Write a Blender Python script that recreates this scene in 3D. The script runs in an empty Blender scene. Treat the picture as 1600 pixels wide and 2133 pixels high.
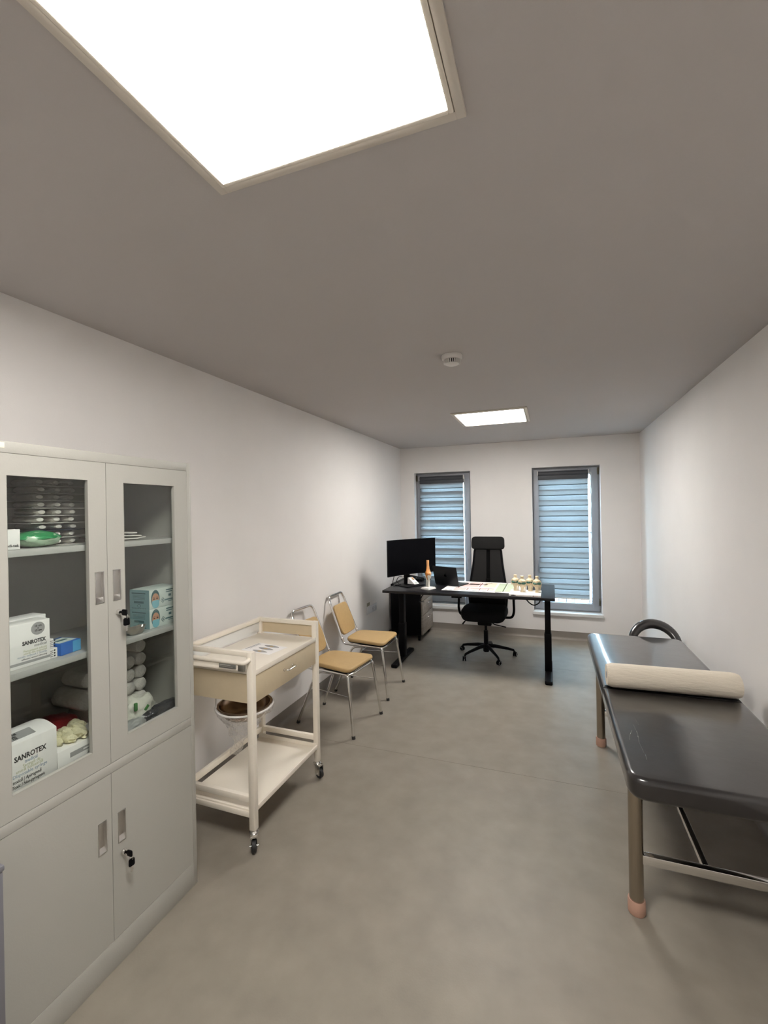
import bpy, bmesh, math, random
from mathutils import Vector, Matrix, noise
random.seed(7)
SC = bpy.context.scene
COL = SC.collection
PI = math.pi

# ------------------------------------------------------------------ camera
CAM = bpy.data.cameras.new('camera')
cam = bpy.data.objects.new('camera', CAM)
COL.objects.link(cam)
R_ = Vector((0.93737657, 0.34788642, -0.01732636))
U_ = Vector((0.01552001, 0.00797853, 0.99984772))
F_ = Vector((-0.34797168, 0.93750274, -0.00207968))
cam.matrix_world = Matrix((
    (R_.x, U_.x, -F_.x, 1.9585), (R_.y, U_.y, -F_.y, 0.0), (R_.z, U_.z, -F_.z, 1.626), (0, 0, 0, 1)))
CAM.sensor_fit = 'VERTICAL'
CAM.sensor_height = 24.0
CAM.lens = 935.283 / 2133 * 24.0
CAM.clip_start = 0.02
CAM.clip_end = 200
SC.camera = cam

# ------------------------------------------------------------------ world, light, exposure
W_ = bpy.data.worlds.new('overcast_sky')
SC.world = W_
W_.use_nodes = True
nt = W_.node_tree
bg = nt.nodes['Background']
tc = nt.nodes.new('ShaderNodeTexCoord')
sep = nt.nodes.new('ShaderNodeSeparateXYZ')
rmp = nt.nodes.new('ShaderNodeValToRGB')
nt.links.new(tc.outputs['Generated'], sep.inputs[0])
nt.links.new(sep.outputs['Z'], rmp.inputs[0])
nt.links.new(rmp.outputs[0], bg.inputs['Color'])
rmp.color_ramp.elements[0].position = 0.0
rmp.color_ramp.elements[0].color = (0.66, 0.85, 1.0, 1)
rmp.color_ramp.elements[1].position = 1.0
rmp.color_ramp.elements[1].color = (0.50, 0.74, 1.0, 1)
bg.inputs['Strength'].default_value = 36.0
LAMP = (43.0, (1.0, 0.955, 0.905, 1))       # strength and colour of the two ceiling panels
SC.view_settings.view_transform = 'Standard'
SC.view_settings.look = 'None'
SC.view_settings.gamma = 1.0
SC.view_settings.use_curve_mapping = False
SC.view_settings.exposure = 0.0
SC.cycles.max_bounces = 10
SC.cycles.diffuse_bounces = 8
SC.cycles.transparent_max_bounces = 16
SC.cycles.caustics_reflective = False
SC.cycles.caustics_refractive = False

# ------------------------------------------------------------------ materials
def mat(name, col, rough=0.5, metal=0.0, var=0.0, vscale=8.0, bump=0.0, bscale=60.0, spec=0.5,
        coat=0.0, coat_rough=0.1, stretch=None, emit=None, detail=3.0):
    m = bpy.data.materials.new(name)
    m.use_nodes = True
    t = m.node_tree
    b = t.nodes['Principled BSDF']
    b.inputs['Base Color'].default_value = (*col, 1)
    b.inputs['Roughness'].default_value = rough
    b.inputs['Metallic'].default_value = metal
    b.inputs['Specular IOR Level'].default_value = spec
    b.inputs['Coat Weight'].default_value = coat
    b.inputs['Coat Roughness'].default_value = coat_rough
    src = None
    c = t.nodes.new('ShaderNodeTexCoord')
    src = c.outputs['Object']
    if stretch:
        mp = t.nodes.new('ShaderNodeMapping')
        mp.inputs['Scale'].default_value = stretch
        t.links.new(src, mp.inputs[0])
        src = mp.outputs[0]
    n = t.nodes.new('ShaderNodeTexNoise')
    n.inputs['Scale'].default_value = vscale
    n.inputs['Detail'].default_value = detail
    t.links.new(src, n.inputs['Vector'])
    v = max(var, 0.012)
    r = t.nodes.new('ShaderNodeMapRange')
    r.inputs['From Min'].default_value = 0.3
    r.inputs['From Max'].default_value = 0.7
    r.inputs['To Min'].default_value = 1 - v
    r.inputs['To Max'].default_value = 1 + v
    t.links.new(n.outputs['Fac'], r.inputs['Value'])
    mx = t.nodes.new('ShaderNodeVectorMath')
    mx.operation = 'SCALE'
    mx.inputs[0].default_value = col
    t.links.new(r.outputs[0], mx.inputs['Scale'])
    t.links.new(mx.outputs[0], b.inputs['Base Color'])
    if bump:
        n2 = t.nodes.new('ShaderNodeTexNoise')
        n2.inputs['Scale'].default_value = bscale
        n2.inputs['Detail'].default_value = 4
        t.links.new(src, n2.inputs['Vector'])
        bp = t.nodes.new('ShaderNodeBump')
        bp.inputs['Strength'].default_value = bump
        bp.inputs['Distance'].default_value = 0.01
        t.links.new(n2.outputs['Fac'], bp.inputs['Height'])
        t.links.new(bp.outputs[0], b.inputs['Normal'])
    if emit:
        b.inputs['Emission Color'].default_value = emit[1]
        b.inputs['Emission Strength'].default_value = emit[0]
    return m

def glassy(name, tint, gloss_rough=0.02, ior=1.45, bump=0.0, bscale=30.0, base=0.0):
    """thin clear sheet: see-through with a fresnel reflection"""
    m = bpy.data.materials.new(name)
    m.use_nodes = True
    t = m.node_tree
    t.nodes.clear()
    o = t.nodes.new('ShaderNodeOutputMaterial')
    tr = t.nodes.new('ShaderNodeBsdfTransparent')
    tr.inputs[0].default_value = (*tint, 1)
    gl = t.nodes.new('ShaderNodeBsdfGlossy')
    gl.inputs['Color'].default_value = (1, 1, 1, 1)
    gl.inputs['Roughness'].default_value = gloss_rough
    fr = t.nodes.new('ShaderNodeFresnel')
    ge = t.nodes.new('ShaderNodeNewGeometry')
    io = t.nodes.new('ShaderNodeMapRange')       # same air-to-glass fresnel on both faces of the thin sheet
    io.inputs['To Min'].default_value = ior
    io.inputs['To Max'].default_value = 1 / ior
    t.links.new(ge.outputs['Backfacing'], io.inputs['Value'])
    t.links.new(io.outputs[0], fr.inputs['IOR'])
    mx = t.nodes.new('ShaderNodeMixShader')
    fac = fr.outputs[0]
    if base:
        a = t.nodes.new('ShaderNodeMath')
        a.operation = 'ADD'
        a.inputs[1].default_value = base
        t.links.new(fac, a.inputs[0])
        fac = a.outputs[0]
    t.links.new(fac, mx.inputs[0])
    t.links.new(tr.outputs[0], mx.inputs[1])
    t.links.new(gl.outputs[0], mx.inputs[2])
    t.links.new(mx.outputs[0], o.inputs[0])
    if bump:
        n2 = t.nodes.new('ShaderNodeTexNoise')
        n2.inputs['Scale'].default_value = bscale
        bp = t.nodes.new('ShaderNodeBump')
        bp.inputs['Strength'].default_value = bump
        bp.inputs['Distance'].default_value = 0.02
        c = t.nodes.new('ShaderNodeTexCoord')
        t.links.new(c.outputs['Object'], n2.inputs['Vector'])
        t.links.new(n2.outputs['Fac'], bp.inputs['Height'])
        t.links.new(bp.outputs[0], gl.inputs['Normal'])
        t.links.new(bp.outputs[0], fr.inputs['Normal'])
    return m

def cloth(name, col, transl, holes=0.0, tcol=None):
    """woven blind fabric: diffuse, lets light soak through, partly open weave"""
    m = bpy.data.materials.new(name)
    m.use_nodes = True
    t = m.node_tree
    t.nodes.clear()
    o = t.nodes.new('ShaderNodeOutputMaterial')
    d = t.nodes.new('ShaderNodeBsdfDiffuse')
    d.inputs[0].default_value = (*col, 1)
    tl = t.nodes.new('ShaderNodeBsdfTranslucent')
    tl.inputs[0].default_value = (*(tcol or col), 1)
    c = t.nodes.new('ShaderNodeTexCoord')
    n = t.nodes.new('ShaderNodeTexNoise')
    n.inputs['Scale'].default_value = 300
    t.links.new(c.outputs['Object'], n.inputs['Vector'])
    bp = t.nodes.new('ShaderNodeBump')
    bp.inputs['Strength'].default_value = 0.1
    t.links.new(n.outputs['Fac'], bp.inputs['Height'])
    t.links.new(bp.outputs[0], d.inputs['Normal'])
    m1 = t.nodes.new('ShaderNodeMixShader')
    m1.inputs[0].default_value = transl
    t.links.new(d.outputs[0], m1.inputs[1])
    t.links.new(tl.outputs[0], m1.inputs[2])
    tr = t.nodes.new('ShaderNodeBsdfTransparent')
    m2 = t.nodes.new('ShaderNodeMixShader')
    m2.inputs[0].default_value = holes
    t.links.new(m1.outputs[0], m2.inputs[1])
    t.links.new(tr.outputs[0], m2.inputs[2])
    t.links.new(m2.outputs[0], o.inputs[0])
    return m

M = dict(
    wall=mat('wall_paint', (0.80, 0.78, 0.765), 0.75, var=0.015, vscale=3, bump=0.05, bscale=220, spec=0.3),
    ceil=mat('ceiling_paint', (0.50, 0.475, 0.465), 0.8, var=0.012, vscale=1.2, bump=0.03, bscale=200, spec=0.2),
    vinyl=mat('floor_vinyl', (0.255, 0.228, 0.190), 0.46, var=0.10, vscale=7, bump=0.05, bscale=140, spec=0.35, detail=9),
    joint=mat('floor_joint', (0.10, 0.09, 0.08), 0.8),
    cove=mat('cove_vinyl', (0.235, 0.21, 0.185), 0.45, var=0.06, vscale=5),
    cab=mat('cabinet_enamel', (0.385, 0.38, 0.345), 0.38, var=0.012, vscale=3, bump=0.03, bscale=180, spec=0.4),
    cabin=mat('cabinet_inside_enamel', (0.42, 0.42, 0.40), 0.45),
    cream=mat('cream_enamel', (0.80, 0.745, 0.65), 0.35, var=0.012, spec=0.45),
    beige=mat('beige_laminate', (0.56, 0.47, 0.325), 0.5, var=0.02, vscale=30),
    chrome=mat('chrome', (0.80, 0.79, 0.77), 0.12, 1.0),
    satin=mat('satin_steel', (0.62, 0.61, 0.59), 0.28, 1.0, var=0.05, vscale=40, stretch=(1, 1, 0.05)),
    bronze=mat('champagne_tube', (0.40, 0.35, 0.28), 0.2, 1.0),
    tan=mat('tan_leatherette', (0.49, 0.335, 0.15), 0.5, var=0.03, vscale=40, bump=0.15, bscale=260),
    black=mat('black_plastic', (0.004, 0.004, 0.005), 0.45, spec=0.10),
    blackwood=mat('black_melamine', (0.008, 0.008, 0.010), 0.38, spec=0.4, var=0.15, vscale=30, bump=0.1, bscale=90, stretch=(0.2, 2, 2)),
    blackpaint=mat('black_powder_coat', (0.003, 0.003, 0.004), 0.45, spec=0.10),
    blackfab=mat('black_fabric', (0.006, 0.006, 0.007), 0.85, spec=0.15, var=0.1, vscale=200, bump=0.3, bscale=500),
    charcoal=mat('charcoal_headrest', (0.012, 0.012, 0.012), 0.7, spec=0.1, var=0.15, vscale=180, bump=0.3, bscale=400),
    leather=mat('black_vinyl_upholstery', (0.012, 0.011, 0.0115), 0.30, var=0.05, vscale=5, bump=0.10, bscale=11, spec=0.5, coat=0.9, coat_rough=0.08),
    pink=mat('pink_rubber', (0.50, 0.31, 0.235), 0.6, var=0.05),
    rubber=mat('black_rubber', (0.02, 0.02, 0.02), 0.6),
    paper=mat('paper_roll', (0.80, 0.73, 0.61), 0.9, var=0.03, vscale=20, bump=0.35, bscale=45, stretch=(0.5, 2, 2)),
    white=mat('white_card', (0.82, 0.81, 0.79), 0.55),
    sheet=mat('white_paper', (0.86, 0.85, 0.84), 0.6),
    whiteplastic=mat('white_plastic', (0.72, 0.70, 0.67), 0.35),
    greyframe=mat('grey_window_profile', (0.29, 0.30, 0.325), 0.4, bump=0.05, bscale=300),
    sill=mat('white_sill', (0.72, 0.73, 0.72), 0.3),
    darkcas=mat('dark_blind_cassette', (0.05, 0.055, 0.065), 0.5),
    lampframe=mat('panel_frame', (0.62, 0.57, 0.50), 0.45),
    diff=mat('lit_diffuser', (0.9, 0.9, 0.9), 0.5, emit=LAMP),
    darkwood=mat('grey_wood_front', (0.27, 0.235, 0.20), 0.45, var=0.2, vscale=12, stretch=(1, 1, 6)),
    screen=mat('black_screen', (0.002, 0.002, 0.003), 0.3, spec=0.05),
    laptop=mat('black_aluminium', (0.010, 0.010, 0.011), 0.42, 0.3),
    logo=mat('laptop_logo', (0.002, 0.002, 0.002), 0.12, 0.6),
    bone=mat('cream_bone', (0.74, 0.62, 0.42), 0.45, var=0.10, vscale=40),
    bonew=mat('white_bone', (0.80, 0.78, 0.70), 0.4, var=0.04, vscale=30),
    femur=mat('orange_muscle_bone', (0.72, 0.36, 0.15), 0.4, var=0.15, vscale=30),
    carti=mat('orange_cartilage', (0.62, 0.24, 0.05), 0.35),
    green=mat('green_cartilage', (0.03, 0.12, 0.085), 0.4, var=0.2, vscale=60),
    ink=mat('black_ink', (0.02, 0.02, 0.02), 0.6),
    inkgrey=mat('grey_ink', (0.33, 0.33, 0.33), 0.6),
    inkblue=mat('blue_grey_ink', (0.30, 0.38, 0.47), 0.6),
    inkolive=mat('olive_ink', (0.50, 0.52, 0.33), 0.6),
    inkpink=mat('pink_ink', (0.78, 0.60, 0.56), 0.6),
    inkred=mat('brown_red_ink', (0.30, 0.12, 0.11), 0.6),
    inkgreen=mat('pale_green_ink', (0.55, 0.64, 0.48), 0.6),
    inkdgreen=mat('dark_green_ink', (0.11, 0.19, 0.06), 0.6),
    inkcream=mat('cream_ink', (0.80, 0.74, 0.60), 0.6),
    blue=mat('blue_card', (0.03, 0.14, 0.47), 0.4),
    lblue=mat('light_blue_card', (0.10, 0.38, 0.66), 0.4),
    teal=mat('teal_card', (0.20, 0.36, 0.38), 0.5),
    paleteal=mat('pale_teal_card', (0.58, 0.66, 0.62), 0.5),
    dteal=mat('dark_teal_print', (0.06, 0.14, 0.15), 0.5),
    skin=mat('printed_skin', (0.52, 0.28, 0.17), 0.5),
    eye=mat('printed_eye', (0.07, 0.03, 0.02), 0.5),
    maskblue=mat('printed_mask', (0.20, 0.48, 0.56), 0.5),
    gauze=mat('gauze', (0.62, 0.60, 0.56), 0.9, var=0.08, vscale=50, bump=0.5, bscale=160),
    pouch=mat('paper_pouch', (0.66, 0.64, 0.60), 0.6),
    bluepack=mat('dark_blue_pack', (0.02, 0.03, 0.06), 0.35),
    greenbag=mat('green_film', (0.02, 0.24, 0.08), 0.3, var=0.25, vscale=18, bump=0.6, bscale=30),
    greenbagw=mat('pale_film', (0.34, 0.48, 0.34), 0.3, var=0.15, vscale=20, bump=0.6, bscale=30),
    whitebag=mat('white_film', (0.66, 0.66, 0.58), 0.3, var=0.12, vscale=16, bump=0.8, bscale=28),
    greenpr=mat('green_print', (0.05, 0.20, 0.05), 0.4),
    blackbag=mat('black_shiny_film', (0.02, 0.024, 0.03), 0.12, var=0.2, vscale=14, bump=1.0, bscale=26, spec=0.9),
    redbag=mat('dark_red_film', (0.20, 0.008, 0.012), 0.35, var=0.3, vscale=12, bump=0.6, bscale=22),
    latex=mat('cream_latex', (0.70, 0.66, 0.44), 0.5, var=0.12, vscale=30, bump=0.9, bscale=55),
    bowl=mat('steel_brown_reflection', (0.34, 0.25, 0.19), 0.22, 1.0, var=0.2, vscale=10, stretch=(3, 3, 1)),  # steel with a brown, streaky reflection painted into its colour
    bowl2=mat('dull_steel', (0.40, 0.38, 0.34), 0.3, 0.9),
    labelgrey=mat('grey_label', (0.33, 0.34, 0.33), 0.4),
    greybin=mat('dark_grey_metal', (0.16, 0.16, 0.18), 0.5),
    iron=mat('black_iron', (0.01, 0.01, 0.01), 0.6),
    brass=mat('hinge_metal', (0.10, 0.09, 0.06), 0.4, 0.8),
    ext=mat('pale_render', (0.80, 0.82, 0.82), 0.8, var=0.03),
    outletm=mat('outlet_plastic', (0.66, 0.66, 0.68), 0.35),
    tapem=mat('beige_tape', (0.42, 0.40, 0.30), 0.6),
    glass=glassy('cabinet_glass', (0.93, 0.95, 0.94), 0.01, 1.5),
    wglass=glassy('window_glass', (0.93, 0.96, 0.95), 0.0, 1.5),
    film=glassy('clear_film', (0.95, 0.95, 0.95), 0.08, 1.5, bump=1.0, bscale=60, base=0.05),
    hem_shade=cloth('blind_hem_shade', (0.06, 0.07, 0.075), 0.10, 0.0, (0.03, 0.03, 0.03)),  # dark colour stands in for the shade of doubled, backlit fabric
    mesh=cloth('mesh_weave', (0.007, 0.007, 0.007), 0.2, 0.035),
    fab=cloth('blind_fabric', (0.33, 0.35, 0.37), 0.45, 0.0, (0.185, 0.195, 0.20)),
    sheer=cloth('blind_sheer', (0.40, 0.42, 0.43), 0.5, 0.72),
)

# ------------------------------------------------------------------ mesh helpers
XF = {}            # object -> world matrix

def new():
    return bmesh.new()

def merge(bm, b2, mtx=None):
    me = bpy.data.meshes.new('tmp')
    b2.to_mesh(me)
    b2.free()
    if mtx is not None:
        me.transform(mtx)
    bm.from_mesh(me)
    bpy.data.meshes.remove(me)

def box(bm, lo, hi, bev=0.0, seg=2, mtx=None):
    b = bmesh.new()
    bmesh.ops.create_cube(b, size=1)
    s = Vector(hi) - Vector(lo)
    c = (Vector(hi) + Vector(lo)) / 2
    for v in b.verts:
        v.co = Vector((v.co.x * s.x, v.co.y * s.y, v.co.z * s.z)) + c
    if bev:
        bmesh.ops.bevel(b, geom=b.edges[:], offset=bev, segments=seg, profile=0.5, affect='EDGES', clamp_overlap=True)
    merge(bm, b, mtx)
    return bm

def frame_of(d):
    d = Vector(d).normalized()
    a = Vector((0, 0, 1)) if abs(d.z) < 0.95 else Vector((1, 0, 0))
    x = a.cross(d).normalized()
    y = d.cross(x)
    return x, y, d

def cyl(bm, p0, p1, r0, r1=None, seg=20, caps=True):
    p0, p1 = Vector(p0), Vector(p1)
    r1 = r0 if r1 is None else r1
    x, y, d = frame_of(p1 - p0)
    A = [bm.verts.new(p0 + (x * math.cos(2 * PI * i / seg) + y * math.sin(2 * PI * i / seg)) * r0) for i in range(seg)]
    B = [bm.verts.new(p1 + (x * math.cos(2 * PI * i / seg) + y * math.sin(2 * PI * i / seg)) * r1) for i in range(seg)]
    for i in range(seg):
        j = (i + 1) % seg
        bm.faces.new((A[i], A[j], B[j], B[i]))
    if caps:
        bm.faces.new(A[::-1])
        bm.faces.new(B)
    return bm

def fillet(pts, r, n=6):
    pts = [Vector(p) for p in pts]
    out = [pts[0]]
    for i in range(1, len(pts) - 1):
        a, b, c = pts[i - 1], pts[i], pts[i + 1]
        u, v = (a - b), (c - b)
        t = min(r, u.length * 0.49, v.length * 0.49)
        p, q = b + u.normalized() * t, b + v.normalized() * t
        for k in range(n + 1):
            s = k / n
            out.append(p * (1 - s) ** 2 + b * 2 * s * (1 - s) + q * s * s)
    out.append(pts[-1])
    return out

def tube(bm, pts, r, seg=12, closed=False, caps=True, sx=1.0, sy=1.0):
    pts = [Vector(p) for p in pts]
    n = len(pts)
    rs = r if isinstance(r, (list, tuple)) else [r] * n
    def tan(i):
        if closed:
            return (pts[(i + 1) % n] - pts[(i - 1) % n]).normalized()
        return (pts[min(i + 1, n - 1)] - pts[max(i - 1, 0)]).normalized()
    x, y, d = frame_of(tan(0))
    rings = []
    for i in range(n):
        d2 = tan(i)
        q = d.rotation_difference(d2)
        x = q @ x
        d = d2
        x = (x - d * x.dot(d)).normalized()
        y = d.cross(x)
        rings.append([bm.verts.new(pts[i] + (x * math.cos(2 * PI * k / seg) * sx + y * math.sin(2 * PI * k / seg) * sy) * rs[i]) for k in range(seg)])
    for i in range(n if closed else n - 1):
        A, B = rings[i], rings[(i + 1) % n]
        for k in range(seg):
            j = (k + 1) % seg
            bm.faces.new((A[k], A[j], B[j], B[k]))
    if caps and not closed:
        bm.faces.new(rings[0][::-1])
        bm.faces.new(rings[-1])
    return bm

def lathe(bm, prof, c=(0, 0, 0), seg=24, axis='Z'):
    rings = []
    c = Vector(c)
    for r, h in prof:
        ring = []
        for k in range(seg):
            a = 2 * PI * k / seg
            p = Vector((r * math.cos(a), r * math.sin(a), h))
            if axis == 'X':
                p = Vector((p.z, p.x, p.y))
            if axis == 'Y':
                p = Vector((p.x, p.z, p.y))
            ring.append(bm.verts.new(c + p))
        rings.append(ring)
    for A, B in zip(rings, rings[1:]):
        for k in range(seg):
            j = (k + 1) % seg
            bm.faces.new((A[k], A[j], B[j], B[k]))
    if prof[0][0] > 1e-6:
        bm.faces.new(rings[0][::-1])
    if prof[-1][0] > 1e-6:
        bm.faces.new(rings[-1])
    return bm

def sphere(bm, c, r, sx=1, sy=1, sz=1, seg=16):
    b = bmesh.new()
    bmesh.ops.create_uvsphere(b, u_segments=seg, v_segments=max(6, seg // 2), radius=r)
    merge(bm, b, Matrix.Translation(c) @ Matrix.Diagonal((sx, sy, sz, 1)))
    return bm

def rpoly(pts, r, n=6):
    """closed 2-D outline with rounded corners"""
    out = []
    m = len(pts)
    for i in range(m):
        a, b, c = Vector(pts[i - 1]), Vector(pts[i]), Vector(pts[(i + 1) % m])
        rr = r[i] if isinstance(r, (list, tuple)) else r
        u, v = a - b, c - b
        t = min(rr, u.length * 0.49, v.length * 0.49)
        p, q = b + u.normalized() * t, b + v.normalized() * t
        for k in range(n + 1):
            s = k / n
            out.append(p * (1 - s) ** 2 + b * 2 * s * (1 - s) + q * s * s)
    return out

def slab(bm, outline, z0, z1, bev=0.0, seg=3, mtx=None):
    """extruded outline (in XY), both rims rounded"""
    b = bmesh.new()
    vs = [b.verts.new((p[0], p[1], z0)) for p in outline]
    f = b.faces.new(vs)
    r = bmesh.ops.extrude_face_region(b, geom=[f])
    top = [v for v in r['geom'] if isinstance(v, bmesh.types.BMVert)]
    for v in top:
        v.co.z = z1
    b.normal_update()
    if bev:
        ed = [e for e in b.edges if abs(e.verts[0].co.z - e.verts[1].co.z) < 1e-6]
        bmesh.ops.bevel(b, geom=ed, offset=bev, segments=seg, profile=0.5, affect='EDGES', clamp_overlap=False)
    bmesh.ops.recalc_face_normals(b, faces=b.faces[:])
    merge(bm, b, mtx)
    return bm

def basis(o, x, y, z=None):
    x, y = Vector(x).normalized(), Vector(y).normalized()
    z = x.cross(y) if z is None else Vector(z)
    return Matrix(((x.x, y.x, z.x, o[0]), (x.y, y.y, z.y, o[1]), (x.z, y.z, z.z, o[2]), (0, 0, 0, 1)))

def disc(bm, mtx, r, sx=1, sy=1, seg=20, t=0.0004):
    slab(bm, [(r * sx * math.cos(2 * PI * k / seg), r * sy * math.sin(2 * PI * k / seg)) for k in range(seg)], 0, t, mtx=mtx)

def rect(bm, mtx, x0, y0, x1, y1, t=0.0004):
    box(bm, (x0, y0, 0), (x1, y1, t), mtx=mtx)

def text(bm, mtx, s, size, x=0, y=0, align='LEFT', bold=0.0, sx=1.0, shear=0.0, t=0.0004, fit=None):
    cu = bpy.data.curves.new('t', 'FONT')
    cu.body = s
    cu.size = size
    cu.align_x = align
    cu.offset = bold
    cu.shear = shear
    cu.extrude = t / 2
    cu.resolution_u = 2
    o = bpy.data.objects.new('t', cu)
    me = bpy.data.meshes.new_from_object(o)
    if fit:
        xs_ = [v.co.x for v in me.vertices]
        sx = fit / (max(xs_) - min(xs_))
    me.transform(mtx @ Matrix.Translation((x, y, t / 2)) @ Matrix.Diagonal((sx, 1, 1, 1)))
    bm.from_mesh(me)
    bpy.data.objects.remove(o)
    bpy.data.meshes.remove(me)
    bpy.data.curves.remove(cu)

def dress(o, label=None, cat=None, group=None, kind=None):
    if label: o['label'] = label
    if cat: o['category'] = cat
    if group: o['group'] = group
    if kind: o['kind'] = kind
    return o

def thing(name, label, cat, loc=(0, 0, 0), rz=0.0, group=None, kind=None):
    o = bpy.data.objects.new(name, None)
    COL.objects.link(o)
    o.location = loc
    o.rotation_euler = (0, 0, rz)
    o.empty_display_size = 0.1
    XF[o] = Matrix.Translation(loc) @ Matrix.Rotation(rz, 4, 'Z')
    return dress(o, label, cat, group, kind)

def obj(name, bm, m, parent=None, world=False, smooth=40, loc=None):
    """link one mesh object; world=True means the vertices are in room coordinates"""
    me = bpy.data.meshes.new(name)
    bmesh.ops.recalc_face_normals(bm, faces=bm.faces[:])
    bm.to_mesh(me)
    bm.free()
    if parent is not None:
        if world:
            me.transform(XF[parent].inverted())
    o = bpy.data.objects.new(name, me)
    COL.objects.link(o)
    if isinstance(m, str):
        m = M[m]
    me.materials.append(m)
    if parent is not None:
        o.parent = parent
        XF[o] = XF[parent]
    else:
        if loc is not None:
            me.transform(Matrix.Translation(-Vector(loc)))
            o.location = loc
            XF[o] = Matrix.Translation(loc)
        else:
            XF[o] = Matrix.Identity(4)
    if smooth:
        for p in me.polygons:
            p.use_smooth = True
        me.set_sharp_from_angle(angle=math.radians(smooth))
    return o

def copy_tree(o, loc=None, rz=None, label=None, parent=None, group=None):
    c = o.copy()
    COL.objects.link(c)
    if parent is not None:
        c.parent = parent
    if loc is not None: c.location = loc
    if rz is not None: c.rotation_euler = (0, 0, rz)
    if label: c['label'] = label
    if group: c['group'] = group
    for ch in list(o.children):
        copy_tree(ch, parent=c)
    return c

ID = Matrix.Identity(4)

# ------------------------------------------------------------------ room shell
RW, RD, RH, RB = 2.948, 5.972, 2.488, -1.0
def structure(name, bm, m, **k):
    return dress(obj(name, bm, m, **k), kind='structure')

fl = thing('floor', None, None, kind='structure')
obj('subfloor', box(new(), (-0.02, RB, -0.06), (RW + 0.02, RD + 0.02, -0.0035)), 'joint', fl)
ys = [RB, 0.85, 2.85, 4.85, RD]
for a, b in zip(ys, ys[1:]):
    obj('vinyl_sheet', box(new(), (0, a + (0.001 if a > RB else 0), -0.0035), (RW, b - (0.001 if b < RD else 0), 0)), 'vinyl', fl)
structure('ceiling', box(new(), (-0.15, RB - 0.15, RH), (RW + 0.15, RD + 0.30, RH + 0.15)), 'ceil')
structure('wall_left', box(new(), (-0.15, RB, -0.06), (0, RD, RH)), 'wall')
structure('wall_right', box(new(), (RW, RB, -0.06), (RW + 0.15, RD, RH)), 'wall')
structure('wall_front', box(new(), (-0.15, RB - 0.15, -0.06), (RW + 0.15, RB, RH)), 'wall')
WIN = [(0.195, 0.965), (1.742, 2.524)]
Z0, Z1 = 0.300, 2.140
bm = new()
WT = 0.30
xs = [-0.15, WIN[0][0], WIN[0][1], WIN[1][0], WIN[1][1], RW + 0.15]
for i in range(5):
    if i in (1, 3):
        box(bm, (xs[i], RD, -0.06), (xs[i + 1], RD + WT, Z0))
        box(bm, (xs[i], RD, Z1), (xs[i + 1], RD + WT, RH))
    else:
        box(bm, (xs[i], RD, -0.06), (xs[i + 1], RD + WT, RH))
bmesh.ops.remove_doubles(bm, verts=bm.verts[:], dist=1e-5)
structure('wall_back', bm, 'wall', smooth=0)

def cove(name, p0, p1, n):
    """coved vinyl skirting: 10 cm up the wall with a soft curve into the floor"""
    bm = new()
    prof = [(0.0, 0.10), (0.004, 0.10), (0.0045, 0.035)]
    for k in range(1, 7):
        a = k / 6 * PI / 2
        prof.append((0.0045 + 0.030 * (1 - math.cos(a)), 0.0345 - 0.034 * math.sin(a) + 0.0))
    prof.append((0.036, 0.0))
    prof.append((0.0, 0.0))
    n = Vector(n)
    A = [bm.verts.new(Vector(p0) + n * d + Vector((0, 0, max(h, 0.0003)))) for d, h in prof]
    B = [bm.verts.new(Vector(p1) + n * d + Vector((0, 0, max(h, 0.0003)))) for d, h in prof]
    for i in range(len(prof)):
        j = (i + 1) % len(prof)
        bm.faces.new((A[i], A[j], B[j], B[i]))
    bm.faces.new(A[::-1]); bm.faces.new(B)
    structure(name, bm, 'cove', smooth=50)
cove('baseboard_back', (0, RD, 0), (RW, RD, 0), (0, -1, 0))
cove('baseboard_left', (0, RB, 0), (0, RD - 0.036, 0), (1, 0, 0))
cove('baseboard_right', (RW, RB, 0), (RW, RD - 0.036, 0), (-1, 0, 0))

# ------------------------------------------------------------------ windows and blinds
def ring_frame(bm, x0, x1, z0, z1, y0, y1, wl, wr, wt, wb, bev=0.003):
    box(bm, (x0, y0, z0), (x0 + wl, y1, z1), bev)
    box(bm, (x1 - wr, y0, z0), (x1, y1, z1), bev)
    box(bm, (x0 + wl - 0.002, y0, z1 - wt), (x1 - wr + 0.002, y1, z1), bev)
    box(bm, (x0 + wl - 0.002, y0, z0), (x1 - wr + 0.002, y1, z0 + wb), bev)
    return bm

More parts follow.
